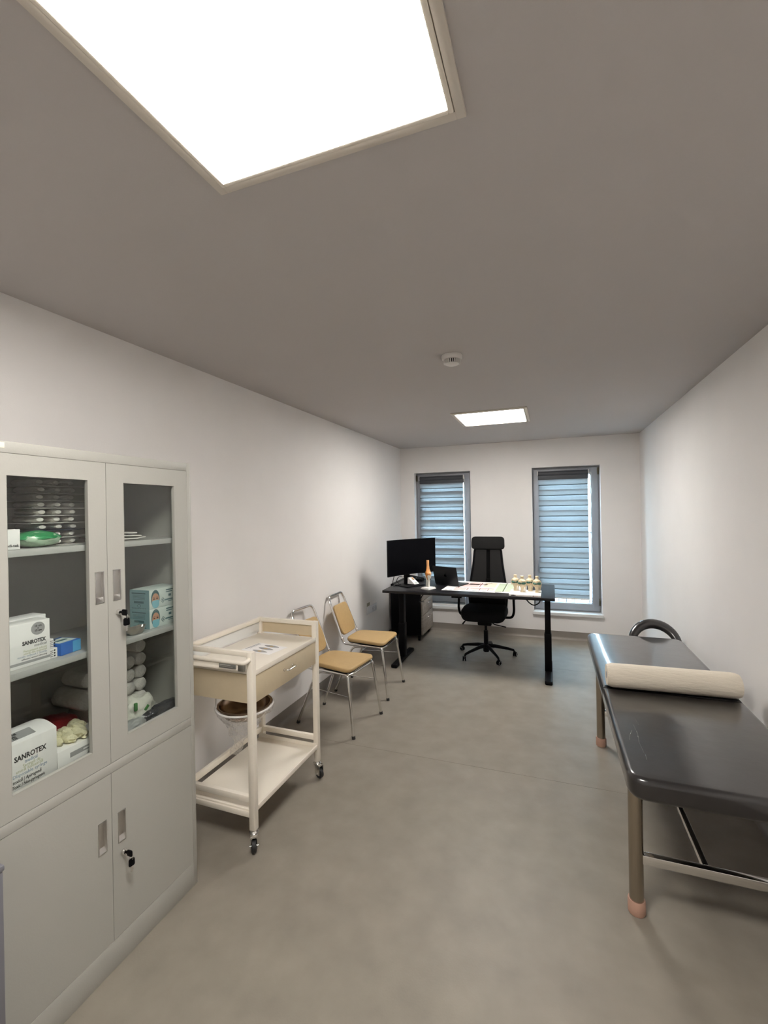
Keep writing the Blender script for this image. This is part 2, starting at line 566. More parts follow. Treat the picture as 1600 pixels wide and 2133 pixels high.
def window(idx, x0, x1, hside, hinge_side):
    w = thing('window_%d' % idx, None, None, (x0, RD, Z0), kind='structure')
    zb = Z0 + 0.035
    y = RD + 0.085
    obj('window_frame', ring_frame(new(), x0, x1, zb, Z1, y + 0.02, y + 0.09, .028, .028, .028, .028), 'greyframe', w, True)
    sx0, sx1, sz0, sz1 = x0 + 0.020, x1 - 0.020, zb + 0.018, Z1 - 0.022
    obj('sash', ring_frame(new(), sx0, sx1, sz0, sz1, y, y + 0.06, .078, .078, .078, .085, 0.004), 'greyframe', w, True)
    gk = ring_frame(new(), sx0 + .074, sx1 - .074, sz0 + .080, sz1 - .074, y + .012, y + .05, .008, .008, .008, .008, 0.001)
    obj('gasket', gk, 'black', w, True)
    obj('pane', box(new(), (sx0 + .078, y + .028, sz0 + .08), (sx1 - .078, y + .036, sz1 - .078)), 'wglass', w, True, smooth=0)
    hx = (sx1 - 0.035) if hside > 0 else (sx0 + 0.035)
    h = new()
    box(h, (hx - .014, y - .010, 0.90), (hx + .014, y, 0.975), 0.004)
    cyl(h, (hx, y - .010, 0.955), (hx, y - .045, 0.955), 0.009)
    tube(h, fillet([(hx, y - .040, 0.965), (hx, y - .048, 0.94), (hx + .004 * hside, y - .050, 0.835)], .015), [.010] * 8 + [.008], seg=10)
    obj('handle', h, 'greyframe', w, True)
    hx = (x1 - 0.016) if hinge_side > 0 else (x0 + 0.016)
    for z in (2.03, 0.42):
        obj('hinge', box(new(), (hx - .010, y - .012, z), (hx + .008, y + .018, z + .085), .003), 'brass', w, True)
    s = new()
    box(s, (x0 + .001, RD - 0.0, Z0), (x1 - .001, y + .10, Z0 + .034), 0.0)
    box(s, (x0 - .012, RD - 0.035, Z0 - .006), (x1 + .012, RD - 0.0005, Z0 + .034), 0.005)
    obj('sill', s, 'sill', w, True, smooth=0)
    return w

window(1, *WIN[0], 1, -1)
window(2, *WIN[1], -1, 1)

def blind(x0, x1, zt, zb, zf, pitch, hh, off, label, chain_x):
    """day-and-night roller blind: a front and a back fabric, each with alternating dense and sheer bands"""
    y = RD + 0.058
    b = thing('roller_blind', label, 'blind', ((x0 + x1) / 2, y, zb))
    c = new()
    cyl(c, (x0, y, zt), (x1, y, zt), 0.030, seg=20)
    obj('fabric_roll', c, 'darkcas', b, True)
    obj('head_rail', box(new(), (x0 - .004, y - .012, zf), (x1 + .004, y + .026, zt + .004), 0.003), 'darkcas', b, True)
    for sgn, xx in ((-1, x0 - .012), (1, x1 + .004)):
        obj('end_cap', box(new(), (xx, y - .030, zt - .022), (xx + .008, y + .026, zt + .034), 0.002), 'whiteplastic', b, True)
    bot = zb
    k = 0
    for layer, yy, ph in ((0, y - 0.008, 0.0), (1, y + 0.012, off)):
        s = new()
        box(s, (x0 + .002, yy - .0006, bot), (x1 - .002, yy + .0001, zt - .01))
        obj('sheer_fabric', s, 'sheer', b, True, smooth=0)
        z = zf - 0.068 + ph
        proto = None
        while z > bot - hh * 0.6:
            a0, a1 = max(z, bot), min(z + hh, zf)
            if a1 - a0 > 0.008:
                f = new()
                bow = 0.002
                A = [f.verts.new((x0, yy - .001 - bow * math.sin(PI * t / 4), a0 + (a1 - a0) * t / 4)) for t in range(5)]
                B = [f.verts.new((x1, yy - .001 - bow * math.sin(PI * t / 4), a0 + (a1 - a0) * t / 4)) for t in range(5)]
                for i in range(4):
                    f.faces.new((A[i], B[i], B[i + 1], A[i + 1]))
                obj('fabric_band', f, 'fab', b, True)
                if layer == 0 and z > bot:
                    obj('hem_shade', box(new(), (x0, yy - .0024, a0 - .004), (x1, yy - .0012, a0 + .0055)), 'hem_shade', b, True, smooth=0)  # added dark strip: painted shade of the overlapping fabrics along the band edge
            z -= pitch
    obj('bottom_bar', box(new(), (x0, y - .010, zb - .014), (x1, y + .016, zb + .004), .003), 'whiteplastic', b, True)
    ch = new()
    pts = [(chain_x, y - .02, zt)]
    for t in range(1, 40):
        pts.append((chain_x + 0.003 * math.sin(t * .9), y - .02 - 0.002 * math.cos(t * 1.3), zt - t * 0.026))
    tube(ch, pts, 0.0022, seg=6)
    pts = [(p[0] + .012, p[1], p[2]) for p in pts]
    tube(ch, pts, 0.0022, seg=6)
    obj('bead_chain', ch, 'whiteplastic', b, True)

blind(1.818, 2.392, 2.062, 0.505, 1.984, 0.1303, 0.0720, 0.0580,
      'grey day-and-night roller blind over the right-hand window', 2.412)
blind(0.262, 0.862, 2.062, 0.345, 1.990, 0.1290, 0.086, 0.043,
      'grey day-and-night roller blind over the window behind the monitor', 0.872)

# iron guards outside each window
def guard(x0, x1, label):
    g = thing('window_guard', label, 'railing', ((x0 + x1) / 2, RD + 0.27, 0.34))
    y = RD + 0.27
    for z in (0.40, 1.30):
        obj('rail', box(new(), (x0, y - .008, z), (x1, y + .008, z + .012)), 'iron', g, True)
    n = 8
    for i in range(n + 1):
        x = x0 + (x1 - x0) * i / n
        obj('bar', cyl(new(), (x, y, 0.335), (x, y, 1.30), 0.006, seg=8), 'iron', g, True)
    for i in range(0, n, 1):
        x = x0 + (x1 - x0) * (i + .5) / n
        s = new()
        pts = []
        for k in range(22):
            a = k / 21 * 2.2 * PI
            r = 0.034 * (1 - k / 30)
            pts.append((x + r * math.cos(a) * (1 if i % 2 else -1), y, 0.452 + r * math.sin(a)))
        tube(s, pts, 0.003, seg=6)
        obj('scroll', s, 'iron', g, True)
guard(WIN[0][0] + .03, WIN[0][1] - .03, 'black iron scroll guard outside the left window')
guard(WIN[1][0] + .03, WIN[1][1] - .03, 'black iron scroll guard seen under the right blind')
structure('ground_outside', box(new(), (-20, RD + 0.34, -0.6), (25, 40, -0.5)), 'ext')

# ------------------------------------------------------------------ ceiling lights
def ceiling_light(cx, cy, label):
    t = thing('ceiling_light', label, 'light', (cx, cy, RH))
    def sq(bm, h0, h1, z0, z1, bev):
        box(bm, (-h1, -h1, z0), (-h0, h1, z1), bev)
        box(bm, (h0, -h1, z0), (h1, h1, z1), bev)
        box(bm, (-h0 - .001, -h1, z0), (h0 + .001, -h0, z1), bev)
        box(bm, (-h0 - .001, h0, z0), (h0 + .001, h1, z1), bev)
        return bm
    obj('outer_frame', sq(new(), 0.306, 0.328, -0.010, -0.0002, 0.002), 'lampframe', t)
    obj('inner_frame', sq(new(), 0.293, 0.305, -0.013, -0.0002, 0.003), 'cream', t)
    obj('diffuser', box(new(), (-.293, -.293, -.006), (.293, .293, -.0005)), 'diff', t, smooth=0)
    return t
ceiling_light(1.473, 0.655, 'large square lit ceiling panel nearest, at top of frame')
ceiling_light(1.457, 4.300, 'smaller-looking lit square ceiling panel beyond the smoke detector')

# smoke detector
t = thing('smoke_detector', 'round white smoke detector on the ceiling between the two light panels', 'smoke detector', (1.455, 2.49, RH))
obj('base', lathe(new(), [(0.0, 0), (.056, 0), (.058, -.004), (.056, -.020), (.050, -.026), (.0, -.026)][::-1]), 'whiteplastic', t)
bm = new()
for k in range(24):
    a = 2 * PI * k / 24
    m_ = Matrix.Rotation(a, 4, 'Z')
    box(bm, (.034, -.0022, -.046), (.047, .0022, -.026), 0, mtx=m_)
obj('grille', bm, 'whiteplastic', t)
obj('chamber', lathe(new(), [(0, -.045), (.033, -.045), (.038, -.026), (0, -.026)]), 'black', t)
obj('cap', lathe(new(), [(0, -.056), (.018, -.056), (.030, -.053), (.037, -.047), (.036, -.045), (0, -.045)]), 'whiteplastic', t)

# ------------------------------------------------------------------ wall sockets
t = thing('wall_socket', 'white multi-gang wall socket on the left wall by the desk', 'socket', (0, 4.79, 0.50))
obj('plate', box(new(), (0.0002, 4.645, 0.462), (0.011, 4.945, 0.545), 0.003), 'outletm', t, True)
obj('cover', box(new(), (0.0105, 4.66, 0.474), (0.014, 4.775, 0.533), 0.002), 'outletm', t, True)
for yy in (4.825, 4.895):
    s = obj('socket', box(new(), (0.0105, yy - .029, 0.474), (0.0135, yy + .029, 0.533), 0.003), 'outletm', t, True)
    b = new()
    pass
    for dy in (-.010, .010):
        cyl(b, (0.0133, yy + dy, .5035), (0.0146, yy + dy, .5035), .0032, seg=8)
    tube(b, [(0.0138, yy + .021 * math.cos(q), .5035 + .021 * math.sin(q)) for q in [2 * PI * i / 20 for i in range(20)]], .0009, seg=4, closed=True)
    obj('socket_holes', b, 'ink', s, True)
t = thing('sticker', 'small beige sticker on the left wall above the socket', 'sticker', (0, 4.71, 0.56))
obj('tape', box(new(), (0.0002, 4.665, 0.549), (0.0010, 4.755, 0.588)), 'tapem', t, True)
b = new()
mt = basis((0.0010, 4.67, 0.55), (0, 1, 0), (0, 0, 1))
for r0 in (.006, .018, .029):
    rect(b, mt, .006, r0, .078, r0 + .004)
obj('print', b, 'ink', t, True)

# ------------------------------------------------------------------ metal cabinet with glazed doors
CX, CY0, CY1, CT = 0.469, 0.758, 1.562, 1.85
cab = thing('storage_cabinet', 'tall pale grey metal cabinet with two glazed doors above two solid doors', 'cabinet', (0.27, 1.16, 0))
b = new()
XB = 0.062
box(b, (XB, CY0, 0), (CX - .018, CY0 + .003, CT))              # left side sheet
box(b, (XB, CY1 - .003, 0), (CX - .018, CY1, CT))              # right side sheet
box(b, (XB, CY0, 0), (XB + .003, CY1, CT))                     # back
box(b, (XB, CY0, CT - .003), (CX - .018, CY1, CT))             # top
box(b, (XB, CY0, 0.085), (CX - .02, CY1, 0.095))               # bottom
box(b, (XB, CY0, 0.735), (CX - .02, CY1, 0.765))               # middle deck
F0 = CX - .020
box(b, (F0, CY0, 0), (CX, CY0 + .021, CT), .0015)
box(b, (F0, CY1 - .021, 0), (CX, CY1, CT), .0015)
box(b, (F0, CY0 + .020, CT - .034), (CX, CY1 - .020, CT), .0015)
box(b, (F0, CY0 + .020, 0), (CX, CY1 - .020, 0.102), .0015)
box(b, (F0, CY0 + .020, 0.704), (CX, CY1 - .020, 0.738), .0015)
obj('body', b, 'cab', cab, True)
for z in (1.156, 1.527):
    b = new()
    box(b, (XB + .01, CY0 + .006, z - .004), (0.440, CY1 - .006, z), 0)
    box(b, (0.436, CY0 + .006, z - .021), (0.441, CY1 - .006, z), .001)
    obj('shelf', b, 'cabin', cab, True)

def pull(door, y0, y1, z0, z1):
    b = new()
    x = CX
    box(b, (x - .012, y0 + .002, z0 + .002), (x - .009, y1 - .002, z1 - .002))
    for s in ((y0, z0, y0 + .003, z1), (y1 - .003, z0, y1, z1)):
        box(b, (x - .012, s[0], s[1]), (x + .0015, s[2], s[3]), .0006)
    box(b, (x - .012, y0, z1 - .003), (x + .0015, y1, z1), .0006)
    box(b, (x - .012, y0, z0), (x + .0015, y1, z0 + .003), .0006)
    b2 = bmesh.new()
    vs = [b2.verts.new(p) for p in ((x - .0095, y0 + .003, z0 + .020), (x - .0095, y1 - .003, z0 + .020), (x, y1 - .003, z0 + .003), (x, y0 + .003, z0 + .003))]
    b2.faces.new(vs)
    merge(b, b2)
    obj('recessed_handle', b, 'satin', door, True)

def door(y0, y1, z0, z1, glass, pul, lock=None):
    b = new()
    x0, x1 = CX - .016, CX - .0005
    py0, py1, pz0, pz1 = pul
    if glass:
        gy0, gy1, gz0, gz1 = glass
        box(b, (x0, y0, z0), (x1, gy0, z1) if not (py0 < gy0) else (x1, py0, z1))
        if py0 < gy0:      # handle in the left stile
            box(b, (x0, py0, z0), (x1, py1, pz0)); box(b, (x0, py0, pz1), (x1, py1, z1))
            box(b, (x0, py1, z0), (x1, gy0, z1))
            box(b, (x0, gy1, z0), (x1, y1, z1))
        else:
            box(b, (x0, gy1, z0), (x1, py0, z1))
            box(b, (x0, py0, z0), (x1, py1, pz0)); box(b, (x0, py0, pz1), (x1, py1, z1))
            box(b, (x0, py1, z0), (x1, y1, z1))
        box(b, (x0, gy0, z0), (x1, gy1, gz0))
        box(b, (x0, gy0, gz1), (x1, gy1, z1))
    else:
        box(b, (x0, y0, z0), (x1, py0, z1))
        box(b, (x0, py0, z0), (x1, py1, pz0)); box(b, (x0, py0, pz1), (x1, py1, z1))
        box(b, (x0, py1, z0), (x1, y1, z1))
    bmesh.ops.remove_doubles(b, verts=b.verts[:], dist=1e-5)
    d = obj('door', b, 'cab', cab, True, smooth=0)
    if glass:
        obj('pane', box(new(), (x0 + .002, gy0 - .001, gz0 - .001), (x0 + .005, gy1 + .001, gz1 + .001)), 'glass', d, True, smooth=0)
        lip = new()
        for q in ((gy0, gz0, gy0 + .001, gz1), (gy1 - .001, gz0, gy1, gz1), (gy0, gz0, gy1, gz0 + .001), (gy0, gz1 - .001, gy1, gz1)):
            box(lip, (x0, q[0], q[1]), (x1 + .001, q[2], q[3]))
        obj('glazing_edge', lip, 'cab', d, True, smooth=0)
    pull(d, *pul)
    if lock:
        ly, lz = lock
        l = new()
        lathe(l, [(.0, -.001), (.0095, -.001), (.0105, .004), (.009, .010), (.0075, .0135), (0, .0135)][::-1], (CX, ly, lz), axis='X')
        obj('lock', l, 'chrome', d, True)
        k = new()
        box(k, (CX + .013, ly - .0015, lz - .004), (CX + .024, ly + .0015, lz + .004))
        slab(k, rpoly([(-.012, -.011), (.012, -.011), (.012, .011), (-.012, .011)], .006), -.0025, .0025, .0012, mtx=basis((CX + .032, ly, lz), (1, 0, 0), (0, 0, 1)))
        obj('key', k, 'black', d, True)
        rg = new()
        tube(rg, [(CX + .036 + .009 * math.cos(a), ly + .002, lz - .013 + .011 * math.sin(a)) for a in [2 * PI * i / 16 for i in range(16)]], .0010, seg=6, closed=True)
        obj('key_ring', rg, 'chrome', d, True)
        k2 = new()
        slab(k2, rpoly([(-.011, -.032), (.011, -.032), (.0105, -.004), (-.0105, -.004)], .007), -.0025, .0025, .0012, mtx=basis((CX + .036, ly + .004, lz - .016), (0.2, 1, 0), (0, 0, 1)))
        obj('key', k2, 'black', d, True)
        k3 = new()
        box(k3, (-.003, -.052, -.001), (.003, -.028, .001), mtx=basis((CX + .036, ly + .004, lz - .016), (0.2, 1, 0), (0, 0, 1)))
        for q in range(3):
            box(k3, (.003, -.050 + q * .007, -.001), (.0045, -.047 + q * .007, .001), mtx=basis((CX + .036, ly + .004, lz - .016), (0.2, 1, 0), (0, 0, 1)))
        obj('key_blade', k3, 'satin', d, True)
    return d
ZA, ZB_, ZC, ZD = 0.103, 0.703, 0.740, 1.815
door(0.780, 1.159, ZC, ZD, (0.846, 1.093, 0.810, 1.751), (1.113, 1.146, 1.318, 1.430))
door(1.161, 1.540, ZC, ZD, (1.229, 1.470, 0.812, 1.748), (1.181, 1.212, 1.318, 1.430), (1.199, 1.274))
door(0.780, 1.159, ZA, ZB_, None, (1.107, 1.139, 0.440, 0.552))
door(1.161, 1.540, ZA, ZB_, None, (1.183, 1.214, 0.435, 0.547), (1.202, 0.395))
obj('name_plate', box(new(), (CX, 0.765, 1.829), (CX + .0012, 0.843, 1.845), .0004), 'inkcream', cab, True)

# ------------------------------------------------------------------ things inside the cabinet
FY = lambda x, y, z: basis((x, y, z), (0, 1, 0), (0, 0, 1))     # a face looking at the room (+x)
S1, S2, S0 = 1.5275, 1.1565, 0.7655

def carton(label, x0, x1, y0, y1, z0, z1, m='white', group=None, name='carton', cat='box', bev=.001):
    t = thing(name, label, cat, ((x0 + x1) / 2, (y0 + y1) / 2, z0), 0, group)
    obj('box_body', box(new(), (x0, y0, z0), (x1, y1, z1), bev), m, t, True)
    return t

t = carton('small white carton at the left of the top cabinet shelf', .31, .415, .80, .912, S1, S1 + .062)
b = new(); text(b, FY(.4152, .80, S1), 'medi-tek', .012, .108, .008, 'RIGHT', .0002); obj('lettering', b, 'ink', t, True)

def bag(name, label, m, c, s, seed, cat='bag', amp=.25, group=None, flat=.0):
    t = thing(name, label, cat, (c[0], c[1], c[2] - s[2]), 0, group)
    b = bmesh.new()
    bmesh.ops.create_icosphere(b, subdivisions=4, radius=1)
    for v in b.verts:
        n = noise.noise(v.co * 2.3 + Vector((seed, 0, 0))) * amp + noise.noise(v.co * 6 + Vector((0, seed, 0))) * amp * .35
        p = v.co * (1 + n)
        p.x = math.copysign(abs(p.x) ** .8, p.x); p.y = math.copysign(abs(p.y) ** .8, p.y)
        v.co = Vector((p.x * s[0], p.y * s[1], max(p.z * s[2], -s[2])))
    obj('film', (lambda q: (merge(q, b, Matrix.Translation(c)), q)[1])(new()), m, t, True, smooth=80)
    return t
t = bag('green_bag', 'soft green plastic pack lying on the top cabinet shelf', 'greenbagw', (.375, .985, S1 + .026), (.05, .062, .026), 3, cat='pack', amp=.12)
b = bmesh.new()
bmesh.ops.create_icosphere(b, subdivisions=4, radius=1)
for v in b.verts:
    n = noise.noise(v.co * 2.3 + Vector((3, 0, 0))) * .12
    p = v.co * (1.0 + n)
    v.co = Vector((p.x * .052, p.y * .068, max(p.z * .027, .002 * math.sin(p.y * 9))))
q = new(); merge(q, b, Matrix.Translation((.375, .985, S1 + .027)))
obj('green_cover', q, 'greenbag', t, True, smooth=80)

# stack of dressing packs: card tray with three wrapped rolls each
G = 'flat packs of rolled dressings stacked on the top shelf'
for k in range(9):
    z = S1 + .0255 * k
    sh = random.uniform(-.006, .006)
    t = thing('dressing_pack', ('flat see-through pack of rolled dressings, %s in the stack on the top shelf' %
              ['lowest', 'second from bottom', 'third from bottom', 'fourth from bottom', 'middle one', 'fourth from top', 'third from top', 'second from top', 'topmost'][k]),
              'pack', (.28, 1.09, z), 0, G)
    obj('card', box(new(), (.20, .985 + sh, z + .0002), (.355, 1.195 + sh, z + .0018)), 'bluepack' if k == 2 else 'gauze', t, True)
    for j, yy in enumerate((1.075, 1.125, 1.02)):
        b = new()
        tube(b, [(.22, yy + sh, z + .0135), (.235, yy + sh, z + .0135), (.33, yy + sh, z + .0135), (.345, yy + sh, z + .0135)], [.006, .0112, .0112, .006], seg=12, sx=1.7 if j < 2 else 1.9, sy=.98)
        obj('dressing_roll', b, 'gauze', t, True)

# paper pouches, right part of the top shelf
G = 'paper pouches on the top shelf behind the right door'
for k in range(3):
    z = S1 + .0030 + k * .012
    t = thing('paper_pouch', ['bottom flat white paper pouch behind the right glass door', 'middle white paper pouch behind the right glass door', 'top white paper pouch behind the right glass door'][k], 'pouch', (.36, 1.30, z), 0, G)
    b = bmesh.new()
    bmesh.ops.create_grid(b, x_segments=10, y_segments=14, size=1)
    for v in b.verts:
        x, y = v.co.x, v.co.y
        h = .005 * max(0, 1 - (x * x + y * y) * .6) + .0015 * noise.noise(Vector((x * 3, y * 3, k * 5))) + (.012 * max(0, y - .5) if k == 0 else 0)
        v.co = Vector((.34 + x * .055 + .002 * k, 1.300 - k * .022 + y * .090, z + .004 + h))
    r = bmesh.ops.extrude_face_region(b, geom=b.faces[:])
    for v in r['geom']:
        if isinstance(v, bmesh.types.BMVert):
            v.co.z -= .004
    q = new(); merge(q, b)
    obj('paper', q, 'pouch', t, True)

# middle shelf left
def dressing_carton(x1, y0, y1, z0, z1, label):
    t = carton(label, x1 - .065, x1, y0, y1, z0, z1)
    m_ = FY(x1 + .0002, y0, z0)
    w, h = y1 - y0, z1 - z0
    b = new()
    text(b, m_, 'SANROTEX', .0165, w - .014, h * .50, 'RIGHT', .0007, fit=.070)
    text(b, m_, '10 cm', .0088, w - .036, h * .862, 'CENTER', .0003)
    text(b, m_, 'x', .0075, w - .036, h * .815, 'CENTER', .0003)
    text(b, FY(x1 + .0006, y0, z0), '15 cm', .0088, w - .036, h * .758, 'CENTER', .0003)
    text(b, m_, 'adhesive wound dressing', .0075, w - .010, h * .165, 'RIGHT')
    obj('lettering', b, 'ink', t, True)
    b = new()
    text(b, m_, 'medical', .0125, w - .010, h * .415, 'RIGHT', .0002)
    obj('lettering', b, 'inkgrey', t, True)
    b = new()
    text(b, m_, 'Pansament adeziv', .0098, w - .010, h * .335, 'RIGHT')
    text(b, m_, 'steril din material', .0098, w - .010, h * .28, 'RIGHT')
    obj('lettering', b, 'inkolive', t, True)
    b = new()
    text(b, m_, 'moale nețesut / Sterile', .0095, w - .010, h * .225, 'RIGHT')
    obj('lettering', b, 'inkblue', t, True)
    b = new()
    disc(b, FY(x1 + .0001, y0 + w - .036, z0 + h * .822), .0205, t=.0003)
    rect(b, FY(x1 + .0001, y0, z0), 0, .010, w, .018, t=.0003)
    obj('grey_print', b, 'inkgrey', t, True)
    return t
dressing_carton(.408, .800, .999, S2, S2 + .137, 'white dressing carton with bold black lettering at the front of the middle shelf')
dressing_carton(.325, .830, 1.040, S2, S2 + .137, 'white dressing carton standing behind the front lettered carton on the middle shelf')
for k, (dy, lab) in enumerate(((.0, 'lower of two small white cartons left of the blue box'), (-.006, 'upper of two small white cartons left of the blue box'))):
    z = S2 + k * .033
    t = carton(lab, .335, .402, 1.000, 1.026 + dy * 2, z, z + .032, group='small white cartons on the middle shelf')
    b = new()
    for r in range(4):
        rect(b, FY(.4022, 1.000, z), .003, .006 + r * .006, .012, .0075 + r * .006)
    for r in range(3):
        rect(b, FY(.4022, 1.000, z), .0145, .005 + r * .009, .019, .010 + r * .009)
    obj('print', b, 'ink', t, True)
t = thing('carton', 'low blue glove box on the middle cabinet shelf', 'box', (.36, 1.07, S2), math.radians(8))
obj('box_body', box(new(), (-.045, -.042, 0), (.042, .034, .040), .0012), 'blue', t)
b = new()
rect(b, basis((.0422, -.042, 0), (0, 1, 0), (0, 0, 1)), .044, .001, .0755, .039)
obj('light_panel', b, 'lblue', t)
b = new()
box(b, (-.030, -.036, .040), (.030, .028, .0404))
obj('top_print', b, 'paleteal', t)
b = new()
slab(b, [(-.006, -.022), (.006, -.022), (.006, .016), (-.006, .016)], .0404, .0412)
obj('opening_slot', b, 'dteal', t)

# bottom of the glazed part, left
t = thing('carton', 'big white syringe carton with bold black lettering at the bottom left behind glass', 'box', (.37, .90, S0))
x1, y0, y1, z0, z1 = .432, .800, .999, S0, S0 + .178
obj('box_body', box(new(), (x1 - .13, y0, z0), (x1, y1, z1 - .004), .001), 'white', t, True)
b = new()
n = 8
A = []; B = []
for i in range(n + 1):
    s = i / n
    xx = x1 - .132 * s
    zz = z1 - .004 + .016 * math.sin(PI * s)
    A.append(b.verts.new((xx, y0, zz))); B.append(b.verts.new((xx, y1, zz)))
for i in range(n):
    b.faces.new((A[i], B[i], B[i + 1], A[i + 1]))
b.faces.new(A); b.faces.new(B[::-1])
obj('lid', b, 'white', t, True)
m_ = FY(x1 + .0002, y0, z0)
b = new()
text(b, m_, 'SANROTEX', .0225, .165, .120, 'RIGHT', .0007, fit=.092)
text(b, m_, 'toxică | Apirogenă', .0145, .150, .056, 'RIGHT', .0002, shear=.2, fit=.081)
text(b, m_, 'Toxic | Non-pyrogenic', .0140, .160, .041, 'RIGHT', .0002, shear=.2, fit=.093)
text(b, FY(x1 + .0006, y0, z0), 'AC/NEEDLE', .0120, .105, .020, 'CENTER', .0007)
text(b, FY(x1 + .0006, y0, z0), '0.8 x 38mm', .0110, .105, .008, 'CENTER', .0007)
obj('lettering', b, 'ink', t, True)
b = new()
text(b, m_, 'medical', .0150, .140, .106, 'RIGHT', .0002, fit=.036)
text(b, m_, 'Disposable syringe', .0145, .168, .072, 'RIGHT', .0001, fit=.098)
obj('lettering', b, 'inkblue', t, True)
b = new()
text(b, m_, 'Seringă de', .0135, .148, .0945, 'RIGHT', fit=.050)
text(b, m_, 'unică folosință', .0135, .156, .084, 'RIGHT', fit=.076)
obj('lettering', b, 'inkolive', t, True)
b = new()
rect(b, FY(x1 + .0001, y0, z0), .074, .004, .160, .033, t=.0004)
obj('grey_print', b, 'inkgrey', t, True)
b = new()
mt = basis((x1 - .015, y0, z1 + .0015), (0, 1, 0), (-1, 0, .32))
rect(b, mt, .03, .0, .145, .034, t=.0012)
obj('grey_print', b, 'inkgrey', t, True)
b = new()
mt2 = basis((x1 - .015, y0, z1 + .0030), (0, 1, 0), (-1, 0, .32))
text(b, mt2, 'AC/NEEDLE', .0110, .045, .022, 'LEFT', .0006)
text(b, mt2, '0.8 x 38mm', .0105, .045, .012, 'LEFT', .0006)
text(b, mt2, '21G x 1 1/2', .0105, .045, .002, 'LEFT', .0006)
obj('lettering', b, 'ink', t, True)

t = carton('low white glove carton with a grey band beside the syringe box', .315, .432, 1.001, 1.215, S0, S0 + .085)
b = new()
rect(b, FY(.4322, 1.001, S0), .040, .050, .200, .066)
obj('grey_band', b, 'inkgrey', t, True)
b = new()
m_ = FY(.4328, 1.001, S0)
rect(b, m_, .085, .056, .110, .060)
obj('lettering', b, 'white', t, True)
b = new()
for r in range(4):
    rect(b, FY(.4322, 1.001, S0), .10, .018 + r * .006, .14, .0195 + r * .006)
rect(b, FY(.4322, 1.001, S0), .004, .030, .028, .0315)
obj('print', b, 'ink', t, True)
t = thing('glove_bundle', 'crumpled cream latex gloves piled on the low white carton', 'gloves', (.37, 1.08, S0 + .085))
b = new()
for k in range(7):
    b2 = bmesh.new()
    bmesh.ops.create_icosphere(b2, subdivisions=3, radius=1)
    c = Vector((.365 + random.uniform(-.03, .03), 1.035 + k * .016, S0 + .096 + random.uniform(0, .010)))
    for v in b2.verts:
        n_ = noise.noise(v.co * 3 + Vector((k * 7, 0, 0))) * .5
        p = v.co * (1 + n_)
        v.co = c + Vector((p.x * .038, p.y * .020, max(p.z * .016, -.0105 - (c.z - S0 - .096))))
    merge(b, b2)
obj('gloves', b, 'latex', t, True, smooth=80)
dress(t.children[0], kind='stuff')

bag('red_bag', 'dark red plastic bag in shade behind the syringe box', 'redbag', (.200, 1.12, S0 + .055), (.075, .10, .055), 9, amp=.2)
G = 'wrapped cotton rolls in the bottom glazed compartment'
def wrapped_roll(y, z, r, x0, x1, label):
    t = thing('cotton_roll', label, 'roll', ((x0 + x1) / 2, y, z - r), 0, G)
    b = new()
    lathe(b, [(0, x0), (r * .8, x0), (r, x0 + .008), (r, x1 - .006), (r * .86, x1), (r * .3, x1 + .002), (0, x1 + .002)], (0, y, z), seg=18, axis='X')
    for v in b.verts:
        v.co += Vector((0, 1, 1)) * noise.noise(v.co * 60) * .0022
    obj('cotton', b, 'gauze', t, True, smooth=70)
bag('wrapped_bundle', 'large clear-wrapped bundle resting on the red bag', 'gauze', (.19, 1.265, S0 + .060), (.075, .035, .060), 5, cat='bundle', amp=.1)
wrapped_roll(1.215, S0 + .150, .036, .12, .28, 'large white-ended cotton roll above the red bag')
wrapped_roll(1.285, S0 + .152, .030, .12, .27, 'white-ended cotton roll half hidden by the door stile')
wrapped_roll(1.250, S0 + .212, .030, .12, .24, 'dim cotton roll lying on top of the two large rolls')
nm = ['bottom', 'second', 'third', 'fourth', 'fifth', 'top']
for c_, yy in enumerate((1.385, 1.440)):
    for k in range(5 if c_ == 0 else 6):
        wrapped_roll(yy, S0 + .0272 + k * .0545 , .0268, .14, .30, 'cotton roll, %s of the %s stack behind the right glass door' % (nm[k], 'left' if c_ == 0 else 'right'))

bag('white_bag', 'crumpled white plastic bag with green print behind the right glass door', 'whitebag', (.345, 1.370, S0 + .058), (.045, .075, .058), 12, amp=.28)
wb = COL.objects['white_bag']
b = new()
box(b, (.386, 1.325, S0 + .078), (.396, 1.338, S0 + .110), .003)
box(b, (-.004, -.012, -.006), (.004, .012, .006), .002, mtx=Matrix.Translation((.388, 1.385, S0 + .070)) @ Matrix.Rotation(.7, 4, 'X'))
obj('green_print', b, 'greenpr', wb, True)
bag('black_bag', 'shiny black plastic bag crumpled at the bottom behind the right glass door', 'blackbag', (.420, 1.430, S0 + .036), (.021, .085, .036), 21, amp=.40)
bag('grey_bag', 'dull grey crumpled plastic bag at the bottom left behind the right glass door', 'labelgrey', (.418, 1.300, S0 + .032), (.022, .045, .032), 31, amp=.3)

